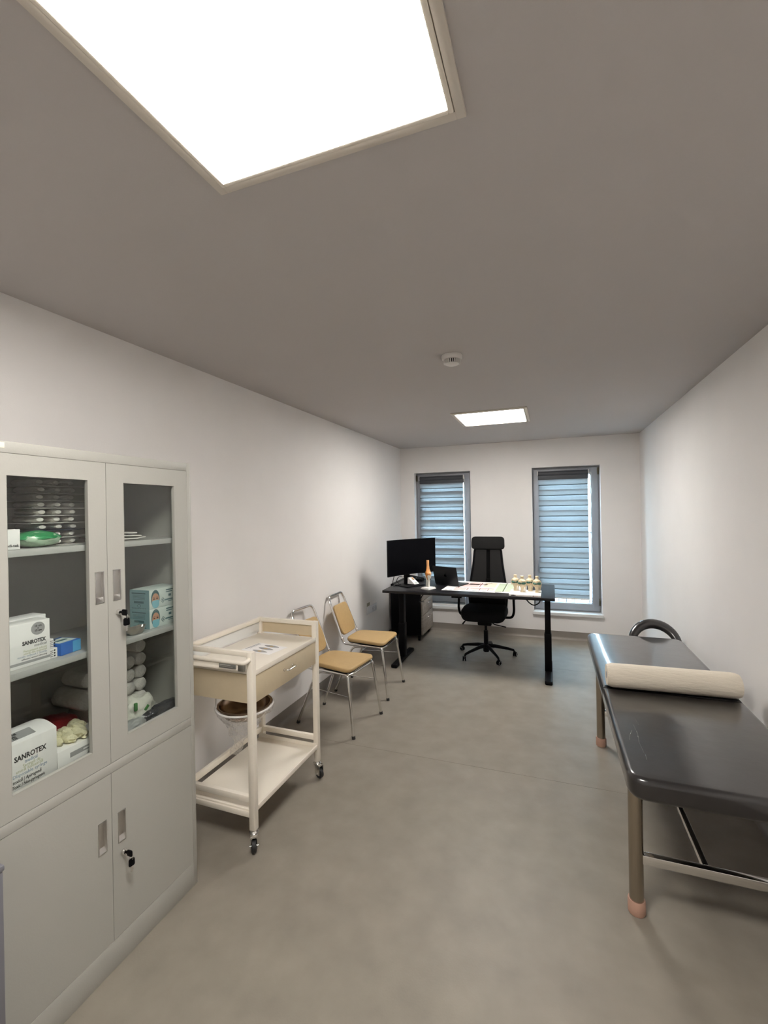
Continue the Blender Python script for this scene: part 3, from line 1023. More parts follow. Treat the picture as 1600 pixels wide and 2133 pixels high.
# face mask boxes
def mask_box(z, label):
    x1, y0, y1 = .408, 1.390, 1.555
    t = thing('mask_box', label, 'box', (.355, 1.47, z), 0, 'stacked face mask boxes')
    x0 = .300
    obj('box_body', box(new(), (x0, y0, z), (x1, y1, z + .0795), .0008), 'paleteal', t, True)
    EN = basis((x0, y0, z), (1, 0, 0), (0, 0, 1))          # the end that faces the camera side
    b = new()
    rect(b, EN, 0, 0, x1 - x0, .0795)
    obj('end_panel', b, 'teal', t, True)
    EN = basis((x0, y0 - .0005, z), (1, 0, 0), (0, 0, 1))
    b = new()
    rect(b, EN, .012, .063, .088, .068)
    for r in range(4):
        rect(b, EN, .018, .040 + r * .0055, .084, .0415 + r * .0055)
    rect(b, EN, .024, .024, .078, .033)
    tube(b, [(x0 + .052 + .008 * math.cos(a), y0 - .0006, z + .014 + .006 * math.sin(a)) for a in [2 * PI * i / 14 for i in range(14)]], .0010, seg=4, closed=True)
    for r in range(9):
        rect(b, EN, .012 + r * .009, .002, .017 + r * .009, .005)
    obj('small_print', b, 'dteal', t, True)
    # portrait
    P = FY(x1 + .0004, y0 + .030, z + .041)
    b = new(); disc(b, P, .036, .60, 1.0, 24); obj('printed_cap', b, 'dteal', t, True)
    P = FY(x1 + .0009, y0 + .030, z + .037)
    b = new(); disc(b, P, .030, .60, .88, 24); obj('printed_face', b, 'skin', t, True)
    b = new()
    for s in (-1, 1):
        disc(b, FY(x1 + .0014, y0 + .030 + s * .0078, z + .0405), .0048, 1, .55, 12)
        rect(b, basis((x1 + .0014, y0 + .030 + s * .0078, z + .046), (0, 1, -.15 * s), (0, .15 * s, 1)), -.005, 0, .005, .0014)
    obj('printed_eyes', b, 'eye', t, True)
    b = new()
    slab(b, rpoly([(-.018, .0), (.018, .0), (.017, -.024), (.006, -.033), (-.006, -.033), (-.017, -.024)], .006), 0, .0004, mtx=FY(x1 + .0019, y0 + .030, z + .0345))
    obj('printed_mask', b, 'maskblue', t, True)
    b = new()
    for (dy, dz) in ((-.005, 0), (.005, 0), (0, .006), (0, -.006)):
        tube(b, [(x1 + .0006, y0 + .068 + dy + .0042 * math.cos(a), z + .028 + dz + .0042 * math.sin(a)) for a in [2 * PI * i / 12 for i in range(12)]], .0008, seg=4, closed=True)
    rect(b, FY(x1 + .0004, y0, z), .080, .024, .120, .030)
    rect(b, FY(x1 + .0004, y0, z), .096, .018, .120, .021)
    rect(b, FY(x1 + .0004, y0, z), .085, .066, .125, .071)
    rect(b, FY(x1 + .0004, y0, z), .085, .058, .118, .062)
    rect(b, FY(x1 + .0004, y0, z), .098, .040, .112, .050)
    obj('logo', b, 'dteal', t, True)
mask_box(S2, 'lower teal face mask box with a printed masked face')
mask_box(S2 + .080, 'upper teal face mask box with a printed masked face')
t = thing('kidney_dish', 'small steel kidney dish in front of the mask boxes', 'dish', (.424, 1.31, S2))
b = new()
lathe(b, [(0, .001), (.018, .001), (.026, .012), (.031, .026), (.0325, .0265), (.0325, .028), (.030, .028), (.025, .013), (.017, .003), (0, .003)], (0, 0, 0), seg=28)
for v in b.verts:
    x, y = v.co.x * .60, v.co.y * 1.45
    v.co = Vector((x - .25 * (y * y) / .08, y, v.co.z))
q = new(); merge(q, b)
obj('bowl', q, 'bowl2', t, False)
t.location = (.414, 1.322, S2 + .0002)

# ------------------------------------------------------------------ grey bin at the left edge
t = thing('waste_bin', 'dark grey metal bin cut off by the left frame edge', 'bin', (.525, .64, 0))
b = new()
box(b, (.49, .50, 0.0), (.558, .7725, .672), .006)
obj('bin_body', b, 'greybin', t, True)
obj('rim', box(new(), (.488, .498, .672), (.560, .7745, .688), .004), 'greybin', t, True)

# ------------------------------------------------------------------ instrument trolley
TX0, TX1, TY0, TY1 = .175, .605, 1.790, 2.450
tr = thing('trolley', 'cream metal medical trolley with one beige drawer beside the cabinet', 'trolley', ((TX0 + TX1) / 2, (TY0 + TY1) / 2, 0))
PS = .032
for (x, y) in ((TX0, TY0), (TX1 - PS, TY0), (TX0, TY1 - PS), (TX1 - PS, TY1 - PS)):
    b = new()
    top = .957
    box(b, (x, y, .098), (x + PS, y + PS, top), .003)
    obj('post', b, 'cream', tr, True)
def rail(lo, hi): obj('rail', box(new(), lo, hi, .002), 'cream', tr, True)
rail((TX0 + .003, TY1 - PS + .003, .932), (TX1 - .003, TY1 - .004, .956))
rail((TX0 + .003, TY0 + .004, .932), (TX1 - .003, TY0 + PS - .004, .956))
rail((TX0 + .003, TY0 + PS - .01, .932), (TX0 + PS - .006, TY1 - PS + .01, .956))
for y in (TY0 + .004, TY1 - PS + .004):
    rail((TX0 + PS - .01, y, .228), (TX1 - PS + .01, y + PS - .010, .258))
    rail((TX0 + PS - .01, y, .156), (TX1 - PS + .01, y + PS - .010, .182))
rail((TX0 + .004, TY0 + PS - .01, .228), (TX0 + PS - .006, TY1 - PS + .01, .258))
rail((TX0 + .004, TY0 + PS - .01, .156), (TX0 + PS - .006, TY1 - PS + .01, .182))
obj('end_panel', box(new(), (TX0 + .02, TY1 - .018, .866), (TX1 - .03, TY1 - .012, .934)), 'beige', tr, True)
obj('back_panel', box(new(), (TX0 + .012, TY0 + .02, .866), (TX0 + .016, TY1 - .02, .934)), 'sill', tr, True)
obj('top_shelf', box(new(), (TX0 + .010, TY0 + .012, .846), (TX1 - .002, TY1 - .010, .856), .001), 'cream', tr, True)
obj('front_lip', box(new(), (TX1 - .012, TY0 + PS - .001, .838), (TX1 - .001, TY1 - PS + .001, .864), .002), 'cream', tr, True)
b = new()
box(b, (TX0 + .008, TY0 + .012, .182), (TX1 - .004, TY1 - .012, .190), .001)
box(b, (TX1 - .014, TY0 + PS - .002, .182), (TX1 - .003, TY1 - PS + .002, .206), .002)
box(b, (TX0 + .012, TY1 - .034, .188), (TX1 - .012, TY1 - .028, .212), .001)
obj('lower_shelf', b, 'cream', tr, True)
b = new()
zt, zb = .844, .704
box(b, (TX0 + .02, TY0 + .014, zb), (TX1 - .030, TY0 + .020, zt))
box(b, (TX0 + .02, TY1 - .020, zb), (TX1 - .030, TY1 - .014, zt))
box(b, (TX0 + .018, TY0 + .014, zb), (TX0 + .024, TY1 - .014, zt))
obj('drawer_housing', b, 'beige', tr, True)
b = new()
box(b, (TX1 - .022, TY0 + PS + .002, zb), (TX1 - .006, TY1 - PS - .002, .836), .0015)
box(b, (TX0 + .04, TY0 + .04, zb + .008), (TX1 - .021, TY1 - .04, zb + .014))
dr = obj('drawer', b, 'beige', tr, True)
b = new()
hy0, hy1, hz = 2.072, 2.158, .780
tube(b, fillet([(TX1 - .006, hy0, hz), (TX1 + .022, hy0 + .004, hz), (TX1 + .022, hy1 - .004, hz + .001), (TX1 - .006, hy1, hz + .001)], .016), .0042, seg=10)
for y in (hy0, hy1):
    cyl(b, (TX1 - .006, y, hz), (TX1 - .002, y, hz), .007, seg=12)
obj('drawer_handle', b, 'chrome', dr, True)
b = new()
tube(b, fillet([(TX0 + .016, TY0 + .005, .922), (TX0 + .016, TY0 - .034, .916), (TX1 - .016, TY0 - .034, .916), (TX1 - .016, TY0 + .005, .922)], .05, 8), .0115, seg=14)
obj('push_handle', b, 'cream', tr, True)
lp = obj('label_plate', box(new(), (TX0 + .235, TY0 - .0005, .868), (TX0 + .335, TY0 + .006, .900), .001), 'labelgrey', tr, True)
b = new()
mt = basis((TX0 + .238, TY0 - .0007, .868), (1, 0, 0), (0, 0, 1))
for r in range(3):
    rect(b, mt, .004, .007 + r * .008, .080 - r * .012, .0095 + r * .008)
obj('plate_print', b, 'sheet', lp, True)
b = new()
cl_x = TX0 + .352
box(b, (cl_x, TY0 - .006, .862), (cl_x + .036, TY0 + .010, .902), .002)
obj('clamp', b, 'satin', tr, True)
def caster(parent, x, y, ang, top=.098):   # swivel fork, wheel
    c, s = math.cos(ang), math.sin(ang)
    mt = Matrix.Translation((x, y, 0)) @ Matrix.Rotation(ang, 4, 'Z')
    b = new()
    b2 = new()
    lathe(b2, [(0, top), (.020, top), (.024, top - .008), (.021, top - .016), (0, top - .016)], (0, 0, 0), seg=18)
    box(b2, (-.004, -.018, .024), (.036, -.015, top - .014), .001)
    box(b2, (-.004, .015, .024), (.036, .018, top - .014), .001)
    box(b2, (-.014, -.018, top - .024), (.034, .018, top - .013), .003)
    cyl(b2, (.018, -.020, .030), (.018, .020, .030), .006, seg=10)
    merge(b, b2, mt)
    k = obj('caster', b, 'chrome', parent, True)
    b = new(); b2 = new()
    lathe(b2, [(0, -.012), (.024, -.012), (.030, -.008), (.030, .008), (.024, .012), (0, .012)], (.018, 0, .030), seg=22, axis='Y')
    merge(b, b2, mt)
    obj('wheel', b, 'rubber', k, True)
    return mt, k
h = PS / 2
mt, kk = caster(tr, TX1 - h, TY0 + h, math.radians(-55))
b = new(); b2 = new(); box(b2, (-.035, -.012, .074), (-.008, .012, .080), .002); merge(b, b2, mt); obj('brake', b, 'satin', kk, True)
caster(tr, TX1 - h, TY1 - h, math.radians(-20))
caster(tr, TX0 + h, TY0 + h, math.radians(120))
caster(tr, TX0 + h, TY1 - h, math.radians(160))
# bowl ring under the drawer
BC = Vector((.440, 1.945, .632))
b = new()
tube(b, [(BC.x + .142 * math.cos(a), BC.y + .142 * math.sin(a), BC.z - .010) for a in [2 * PI * i / 40 for i in range(40)]], .0055, seg=8, closed=True)
for a in (2.2, 3.1, 3.9):
    px, py = BC.x + .142 * math.cos(a), BC.y + .142 * math.sin(a)
    tube(b, [(px, py, BC.z - .010), (px * .99 + BC.x * .01, py, .712)], .004, seg=8)
obj('bowl_ring', b, 'whiteplastic', tr, True)

t = thing('basin', 'round steel basin hanging in a ring under the trolley drawer', 'basin', tuple(BC - Vector((0, 0, .075))))
b = new()
pr = [(0, -.068), (.060, -.068), (.100, -.055), (.124, -.025), (.131, -.002), (.140, .000), (.141, .002), (.137, .003), (.128, .001), (.121, -.024), (.098, -.052), (.060, -.0645), (0, -.0645)]
lathe(b, pr, BC, seg=40)
obj('bowl', b, 'bowl', t, True)
# loose clear film round the basin
t = thing('plastic_wrap', 'crumpled clear plastic film hanging from the basin', 'plastic film', (BC.x, BC.y, .30))
b = bmesh.new()
NU, NV = 56, 26
grid = []
for j in range(NV + 1):
    v_ = j / NV
    row = []
    for i in range(NU):
        a = 2 * PI * i / NU
        if v_ < .5:
            s = v_ / .5
            r = .1535 * (1 - s) + .060 * s
            r *= (1 + .04 * math.sin(s * PI))
            c = Vector((BC.x + .002, BC.y, BC.z - .006 - .115 * s)) + Vector((-.01, -.004, 0)) * s
        else:
            s = (v_ - .5) / .5
            r = .060 * (1 - s) + .014 * s + (.012 * math.sin(s * 9))
            c = Vector((BC.x - .008, BC.y - .004, BC.z - .121)) + Vector((-.105, .060, -.190)) * s
        n_ = noise.noise(Vector((math.cos(a) * 2.2, math.sin(a) * 2.2, v_ * 5))) * .22 + noise.noise(Vector((math.cos(a) * 7, math.sin(a) * 7, v_ * 14))) * .12
        r *= 1 + n_ * min(1, v_ * 4)
        row.append(b.verts.new(c + Vector((math.cos(a) * r, math.sin(a) * r, noise.noise(Vector((i * .4, j * .4, 2))) * .010 * min(1, v_ * 4)))))
    grid.append(row)
for j in range(NV):
    for i in range(NU):
        k = (i + 1) % NU
        b.faces.new((grid[j][i], grid[j][k], grid[j + 1][k], grid[j + 1][i]))
obj('film', b, 'film', t, True, smooth=35)

# leaflet on the trolley
t = thing('leaflet', 'white leaflet with three shoulder pictures on the trolley top', 'leaflet', (.42, 2.15, .8562), math.radians(-8))
obj('sheet', box(new(), (-.105, -.075, 0), (.105, .075, .0006)), 'sheet', t)
for k in range(3):
    b = new(); b3 = new()
    c = (.01 + .0 * k, -.048 + k * .048)
    slab(b, rpoly([(c[0] - .05, c[1] - .004), (c[0] - .015, c[1] - .017), (c[0] + .02, c[1] - .015), (c[0] + .055, c[1] - .003), (c[0] + .055, c[1] + .004), (c[0] + .015, c[1] + .016), (c[0] - .02, c[1] + .014), (c[0] - .05, c[1] + .005)], .008), .0006, .0009)
    disc(b3, Matrix.Translation((c[0], c[1], .0009)), .012, 1.1, .7, 14)
    pc = obj('picture', b, 'inkgrey', t)
    obj('joint_print', b3, 'tan', pc)
b = new()
rect(b, Matrix.Translation((-.098, -.05, .0006)), 0, 0, .008, .11)
rect(b, Matrix.Translation((-.083, -.03, .0006)), 0, 0, .004, .09)
obj('lettering', b, 'inkgrey', t)

# ------------------------------------------------------------------ visitor chairs
def visitor_chair(name, label, loc, rz):
    t = thing(name, label, 'chair', loc, rz, 'tan padded visitor chairs along the left wall')
    # seat pad
    o = rpoly([(-.165, -.150), (.225, -.205), (.225, .205), (-.165, .150)], [.07, .07, .07, .07], 8)
    b = slab(new(), o, .452, .482, .012, 3)
    for v in b.verts:
        if v.co.z > .46: v.co.z += .006 * (1 - (v.co.x / .25) ** 2 - (v.co.y / .25) ** 2)
    obj('seat', b, 'tan', t)
    obj('seat_board', slab(new(), [Vector(p) * .93 for p in o], .443, .453), 'black', t)
    # back pad, tilted
    d = Vector((-.140, 0, .36)).normalized()
    mt = basis((-.198, 0, .50), (0, 1, 0), d)
    o = rpoly([(-.128, -.005), (.128, -.005), (.150, .09), (.130, .275), (-.130, .275), (-.150, .09)], [.06, .06, .08, .045, .045, .08], 8)
    obj('backrest', slab(new(), o, -.010, .016, .009, 3, mtx=mt), 'tan', t)
    R_c = .0108
    L = []
    for s in (-1, 1):
        # back post + side rail as one continuous frame below
        pass
    P = lambda s: [(.150, .172 * s, .432), (-.10, .158 * s, .432), (-.172, .160 * s, .436), (-.190, .163 * s, .475)]
    top = [(-.325, -.138, .815), (-.335, -.10, .838), (-.335, .10, .838), (-.325, .138, .815)]
    path = P(-1) + [(-.318, -.147, .795)] + [(-.337, -.128, .845), (-.337, .128, .845)] + [(-.318, .147, .795)] + P(1)[::-1]
    obj('back_frame', tube(new(), fillet(path, .032, 6), R_c, seg=12), 'chrome', t)
    for s in (-1, 1):
        b = new()
        tube(b, fillet([(.262, .218 * s, .012), (.205, .186 * s, .436), (.150, .172 * s, .432), (-.02, .160 * s, .432)], .045, 7), R_c, seg=12)
        l = obj('leg', b, 'chrome', t)
        obj('foot_cap', cyl(new(), (.2635, .219 * s, .0), (.2605, .217 * s, .020), .0135, seg=14), 'rubber', l)
        b = new()
        tube(b, fillet([(-.255, .178 * s, .012), (-.095, .150 * s, .415), (.03, .158 * s, .422)], .060, 7), R_c * .96, seg=12)
        l = obj('leg', b, 'chrome', t)
        obj('foot_cap', cyl(new(), (-.257, .178 * s, .0), (-.251, .177 * s, .018), .0135, seg=14), 'rubber', l)
        obj('side_rod', tube(new(), [(.226, .198 * s, .285), (-.150, .160 * s, .285)], .0030, seg=8), 'chrome', t)
        obj('bolt', sphere(new(), (-.191, .163 * s, .478), .0135, seg=12), 'chrome', t)
    obj('cross_bar', tube(new(), fillet([(.205, -.182, .434), (.222, -.12, .436), (.222, .12, .436), (.205, .182, .434)], .04), R_c * .8, seg=10), 'chrome', t)
    return t
c1 = visitor_chair('visitor_chair', 'tan padded chrome chair partly behind the trolley, nearer of the two', (.375, 3.165, 0), math.radians(-6))
copy_tree(c1, (.362, 3.830, 0), math.radians(0), 'tan padded chrome chair nearer the desk and wall socket')

# ------------------------------------------------------------------ desk
DZ = .800
dk = thing('desk', 'black sit-stand desk on two T-shaped legs', 'desk', (1.15, 4.77, 0))
DX0, DX1, DY0, DY1 = .300, 1.985, 4.375, 5.175
obj('desktop', box(new(), (DX0, DY0, DZ - .026), (DX1, DY1, DZ), .002), 'blackwood', dk, True)
for x in (.415, 1.918):
    b = new()
    box(b, (x - .036, 4.645, .035), (x + .030, 4.735, .40), .006)
    box(b, (x - .030, 4.652, .39), (x + .024, 4.728, .755), .005)
    box(b, (x - .028, 4.50, .748), (x + .022, 5.05, .774), .003)
    lg = obj('leg', b, 'blackpaint', dk, True)
    o = rpoly([(x - .034, 4.37), (x + .034, 4.37), (x + .034, 5.00), (x - .034, 5.00)], .018)
    obj('foot', slab(new(), o, .0, .036, .010, 3), 'blackpaint', lg, True)
obj('crossbeam', box(new(), (.40, 4.70, .742), (1.93, 4.78, .774), .003), 'blackpaint', dk, True)
b = new()
box(b, (1.02, 4.405, .752), (1.12, 4.445, .774), .003)
obj('control_box', b, 'black', dk, True)

def cable(label, pts, r=.0028, name='cable'):
    b = tube(new(), fillet(pts, .05, 5), r, seg=8)
    o = obj(name, b, 'black', loc=pts[0])
    return dress(o, label, 'cable')
cable('black cable hanging in a loop below the desk, near the right leg', [(1.70, 4.70, .745), (1.735, 4.66, .70), (1.79, 4.65, .665), (1.845, 4.66, .70), (1.85, 4.67, .745)], .0055)
cable('thin black cable sagging below the desk between chair and right leg', [(1.50, 4.90, .745), (1.56, 4.90, .700), (1.63, 4.92, .690), (1.68, 4.94, .742)])
cable('black cable running from the desk down behind the drawer pedestal', [(.66, 4.85, .745), (.56, 4.95, .64), (.50, 5.05, .56), (.475, 5.35, .50)], .005)

# drawer pedestal
pd = thing('drawer_pedestal', 'black mobile pedestal with grey wood drawer fronts under the desk', 'drawer unit', (.24, 5.62, 0))
px0, px1, py0, py1, pz0, pz1 = .040, .432, 5.365, 5.885, .072, .700
obj('body', box(new(), (px0, py0, pz0), (px1, py1, pz1), .002), 'black', pd, True)
zz = pz0 + .006
for hgt in (.235, .175, .175):
    d = obj('drawer', box(new(), (px1 + .0005, py0 + .006, zz), (px1 + .018, py1 - .004, zz + hgt), .0015), 'darkwood', pd, True)
    b = new()
    yc = (py0 + py1) / 2
    hz_ = zz + hgt - .045
    tube(b, fillet([(px1 + .018, yc - .05, hz_), (px1 + .045, yc - .045, hz_), (px1 + .045, yc + .045, hz_), (px1 + .018, yc + .05, hz_)], .014), .005, seg=10)
    obj('drawer_handle', b, 'chrome', d, True)
    zz += hgt + .006
for (x, y) in ((px0 + .04, py0 + .04), (px1 - .035, py0 + .04), (px0 + .04, py1 - .04), (px1 - .035, py1 - .04)):
    b = new()
    cyl(b, (x - .012, y, .025), (x + .012, y, .025), .025, seg=16)
    box(b, (x - .016, y - .012, .030), (x + .016, y + .012, .073), .003)
    obj('caster', b, 'black', pd, True)

# ------------------------------------------------------------------ things on the desk
# monitor
mn = Vector((.835, -.550, 0)).normalized()          # where the screen looks
ms = Vector((0, 0, 1)).cross(mn).normalized()       # along the screen, to the right as the user sees it
mc = Vector((.517, 4.731, 1.119))
t = thing('monitor', 'black curved monitor standing at the left end of the desk', 'monitor', (mc.x, mc.y, DZ))
W2, H2, SAG = .338, .193, .038
b = new()
NS = 18
def mp(u, z, d):
    return mc + ms * (u * W2) + mn * (SAG * (u * u) - .02 + d) + Vector((0, 0, z))
F1 = [[b.verts.new(mp(-1 + 2 * i / NS, z, 0)) for z in (-H2, H2)] for i in range(NS + 1)]
B1 = [[b.verts.new(mp(-1 + 2 * i / NS, z, -.018 - .012 * (1 - (-1 + 2 * i / NS) ** 2))) for z in (-H2, H2)] for i in range(NS + 1)]
for i in range(NS):
    b.faces.new((F1[i][0], F1[i + 1][0], F1[i + 1][1], F1[i][1]))
    b.faces.new((B1[i][0], B1[i][1], B1[i + 1][1], B1[i + 1][0]))
    b.faces.new((F1[i][1], F1[i + 1][1], B1[i + 1][1], B1[i][1]))
    b.faces.new((F1[i][0], B1[i][0], B1[i + 1][0], F1[i + 1][0]))
for i in (0, NS):
    b.faces.new((F1[i][0], F1[i][1], B1[i][1], B1[i][0]))
obj('casing', b, 'black', t, True)
b = new()
F1 = [[b.verts.new(mp((-1 + 2 * i / NS) * .985, z, .0008)) for z in (-H2 + .010, H2 - .006)] for i in range(NS + 1)]
for i in range(NS):
    b.faces.new((F1[i][0], F1[i + 1][0], F1[i + 1][1], F1[i][1]))
obj('screen', b, 'screen', t, True, smooth=80)
sp = mc - mn * .09
b = new()
box(b, (-.020, -.030, DZ + .006), (.020, .030, mc.z + .02), .005, mtx=Matrix.Translation((sp.x, sp.y, 0)) @ Matrix.Rotation(math.atan2(mn.y, mn.x), 4, 'Z'))
box(b, (-.01, -.045, mc.z - .05), (.055, .045, mc.z + .05), .006, mtx=Matrix.Translation((sp.x, sp.y, 0)) @ Matrix.Rotation(math.atan2(mn.y, mn.x), 4, 'Z'))
obj('stand_column', b, 'black', t, True)
o = rpoly([(-.06, -.13), (.17, -.13), (.17, .13), (-.06, .13)], .02)
obj('stand_base', slab(new(), o, DZ + .0002, DZ + .009, .003, 2, mtx=Matrix.Translation((sp.x, sp.y, 0)) @ Matrix.Rotation(math.atan2(mn.y, mn.x), 4, 'Z')), 'black', t, True)
cable('black monitor cable looping down at the left end of the desk', [(.335, 4.72, .95), (.315, 4.69, .88), (.322, 4.63, .806), (.36, 4.64, .806), (.385, 4.74, .811)], .0035)
cable('second black monitor cable behind the stand at the left end of the desk', [(.42, 4.80, .88), (.36, 4.74, .90), (.335, 4.72, .84), (.34, 4.80, .806)], .003)

t = thing('desk_device', 'black wedge-shaped desk device behind the monitor stand', 'device', (.44, 5.08, DZ))
b = new()
vs = [(-.09, -.06, 0), (.09, -.06, 0), (.09, .05, 0), (-.09, .05, 0), (-.09, -.06, .045), (.09, -.06, .018), (.09, .05, .030), (-.09, .05, .060)]
vs = [b.verts.new(v) for v in vs]
for f in ((0, 1, 2, 3), (4, 5, 6, 7), (0, 1, 5, 4), (1, 2, 6, 5), (2, 3, 7, 6), (3, 0, 4, 7)):
    b.faces.new([vs[i] for i in f])
bmesh.ops.bevel(b, geom=b.edges[:], offset=.004, segments=2, affect='EDGES')
obj('housing', b, 'black', t)
b = new()
for i in range(3):
    for j in range(3):
        x, y = .0 + i * .022, -.03 + j * .022
        z = .0325 + (-.15) * x + .1 * y + .003
        box(b, (x, y, z - .001), (x + .014, y + .014, z + .002), .001)
obj('buttons', b, 'labelgrey', t)
t.location = (.455, 5.095, DZ)

t = thing('note_holder', 'small white wedge card holder with a picture beside the monitor stand', 'holder', (.525, 4.755, DZ + .0095), math.radians(-20))
b = new()
w, dpt, hh = .050, .080, .066
V = [(-w, -dpt / 2, .010), (w, -dpt / 2, .010), (w, dpt / 2, .010), (-w, dpt / 2, .010), (-w, -dpt / 2 + .004, hh + .01), (-w, dpt / 2, hh + .01), (-w + .01, -dpt / 2 + .004, hh + .01), (-w + .01, dpt / 2, hh + .01)]
vs = [b.verts.new(v) for v in V]
for f in ((0, 1, 2, 3), (0, 4, 6, 1), (3, 2, 7, 5), (0, 3, 5, 4), (4, 5, 7, 6), (1, 6, 7, 2)):
    b.faces.new([vs[i] for i in f])
obj('card_body', b, 'sheet', t, smooth=0)
b = new()
sl = Vector((-(2 * w - .01), 0, hh)).normalized()
mt = basis((w, 0, .012), (0, 1, 0), sl)
disc(b, Matrix.Translation((0, 0, 0)) @ basis((w - .012, -.0, .024), (0, 1, 0), sl), .016, 1.2, .8, 14, t=.0020)
obj('printed_face', b, 'paleteal', t)
b = new()
disc(b, basis((w - .062, .010, .064), (0, 1, 0), sl), .012, 1.0, 1.4, 12, t=.0020)
obj('printed_picture', b, 'femur', t)
b = new()
for r in range(3):
    rect(b, basis((-w + .02, -dpt / 2 - .0012, .018), (1, 0, 0), (0, 0, 1)), 0, r * .012, .04, r * .012 + .002, t=.0008)
obj('lettering', b, 'inkgrey', t)

# laptop
ha = math.radians(-20)
t = thing('laptop', 'open black laptop with a dark apple-shaped emblem on its lid', 'laptop', (.885, 4.835, DZ + .0008), ha)
obj('base', slab(new(), rpoly([(-.150, -.004), (.150, -.004), (.150, .212), (-.150, .212)], .010), .0008, .0125, .003, 2), 'laptop', t)
b = new()
for i in range(12):
    for j in range(5):
        box(b, (-.135 + i * .0226, .035 + j * .0188, .0123), (-.135 + i * .0226 + .0190, .035 + j * .0188 + .0155, .0138), .001)
kb = obj('keyboard', b, 'ink', t)
kb['kind'] = 'stuff'
obj('trackpad', box(new(), (-.055, .140, .0122), (.055, .205, .0128)), 'blackpaint', t)
la = math.radians(15)
mt = basis((0, -.004, .0135), (-1, 0, 0), (0, -math.sin(la), math.cos(la)))
ld = obj('lid', slab(new(), rpoly([(-.150, 0), (.150, 0), (.150, .205), (-.150, .205)], [.004, .004, .010, .010]), -.003, .003, .0015, 2, mtx=mt), 'laptop', t)
mt_out = basis((0, -.004, .0135), (1, 0, 0), (0, -math.sin(la), math.cos(la)))
b = new()
rect(b, mt, -.143, .008, .143, .198, t=.0004)
for v in b.verts: v.co += (mt.to_3x3() @ Vector((0, 0, 1))) * .0031
obj('display', b, 'screen', ld)
b = new()
ap = []
for k in range(36):
    a = 2 * PI * k / 36
    r = .0165 * (1 + .08 * math.cos(2 * a)) - (.0035 if abs(a - PI / 2) < .3 else 0) - (.0025 if abs(a - 3 * PI / 2) < .25 else 0)
    if a < .55 or a > 2 * PI - .25: r -= .0065
    ap.append((r * math.cos(a) * .93, r * math.sin(a)))
mo = mt_out @ Matrix.Translation((0, .104, .0031))
slab(b, ap, 0, .0005, mtx=mo)
slab(b, rpoly([(0, .0185), (.006, .020), (.0065, .027), (.0005, .0255)], .004), 0, .0005, mtx=mo)
obj('emblem', b, 'logo', ld)

# printed sheets on the desk
t = thing('poster_sheet', 'large white chart with pink boxes spread over the desk', 'poster', (1.19, 4.84, DZ))
o = [(.885, 4.55), (1.430, 4.535), (1.440, 5.165), (.905, 5.172)]
obj('sheet', slab(new(), o, DZ + .0001, DZ + .0007), 'sheet', t, True)
ZT = Matrix.Translation((0, 0, DZ + .0007))
b = new()
for (x0, y0, x1, y1) in ((1.00, 4.60, 1.12, 4.72), (1.05, 4.80, 1.22, 5.10), (1.16, 4.66, 1.25, 4.76), (1.27, 4.64, 1.33, 4.74), (1.10, 4.95, 1.30, 5.02)):
    rect(b, ZT, x0, y0, x1, y1, .0003)
obj('pink_print', b, 'inkpink', t, True)
b = new()
for (x0, y0, x1, y1) in ((1.27, 4.82, 1.42, 5.12), (1.35, 4.62, 1.42, 4.72)):
    rect(b, ZT, x0, y0, x1, y1, .0003)
obj('cream_print', b, 'inkcream', t, True)
b = new()
for (x0, y0, x1, y1) in ((1.00, 4.73, 1.42, 4.745), (1.13, 4.62, 1.14, 4.735), (1.255, 4.62, 1.265, 4.735), (1.34, 4.62, 1.348, 4.735), (1.02, 4.745, 1.032, 5.05), (1.23, 4.82, 1.24, 5.10), (1.10, 5.08, 1.34, 5.092)):
    rect(b, ZT, x0, y0, x1, y1, .0005)
obj('line_print', b, 'inkred', t, True)
b = new()
for (x0, w) in ((.915, .03), (.955, .035), (1.01, .05), (1.08, .06), (1.20, .07), (1.30, .04)):
    rect(b, ZT, x0, 4.572, x0 + w, 4.592, .0005)
obj('lettering', b, 'inkgrey', t, True)
t = thing('poster_sheet', 'white and pale green chart lying right of the pink chart', 'poster', (1.55, 4.84, DZ))
o = [(1.400, 4.55), (1.725, 4.53), (1.700, 5.140), (1.395, 5.150)]
obj('sheet', slab(new(), o, DZ + .0012, DZ + .0018), 'sheet', t, True)
ZT = Matrix.Translation((0, 0, DZ + .0018))
b = new()
rect(b, ZT, 1.42, 4.60, 1.49, 5.10, .0003); rect(b, ZT, 1.51, 4.60, 1.585, 5.10, .0003)
obj('green_print', b, 'inkgreen', t, True)
b = new()
rect(b, ZT, 1.492, 4.60, 1.505, 5.12, .0005); rect(b, ZT, 1.588, 4.62, 1.600, 5.12, .0005); rect(b, ZT, 1.41, 4.585, 1.49, 4.595, .0005)
obj('dark_green_print', b, 'inkdgreen', t, True)
t = thing('booklet', 'white printed booklet at the desk edge under the four knee models', 'booklet', (1.72, 4.50, DZ + .0018))
obj('pages', box(new(), (1.575, 4.385, DZ + .0020), (1.862, 4.665, DZ + .020), .001), 'sheet', t, True)
b = new()
mt = basis((1.575, 4.3848, DZ + .002), (1, 0, 0), (0, 0, 1))
rect(b, mt, .020, .005, .062, .012)
rect(b, mt, .024, .012, .050, .0145)
obj('lettering', b, 'ink', t, True)
b = new()
rect(b, mt, .215, .005, .225, .013)
obj('red_mark', b, 'inkred', t, True)
b = new()
rect(b, mt, .07, .006, .20, .008)
rect(b, mt, .23, .006, .26, .010)
obj('fine_print', b, 'inkpink', t, True)

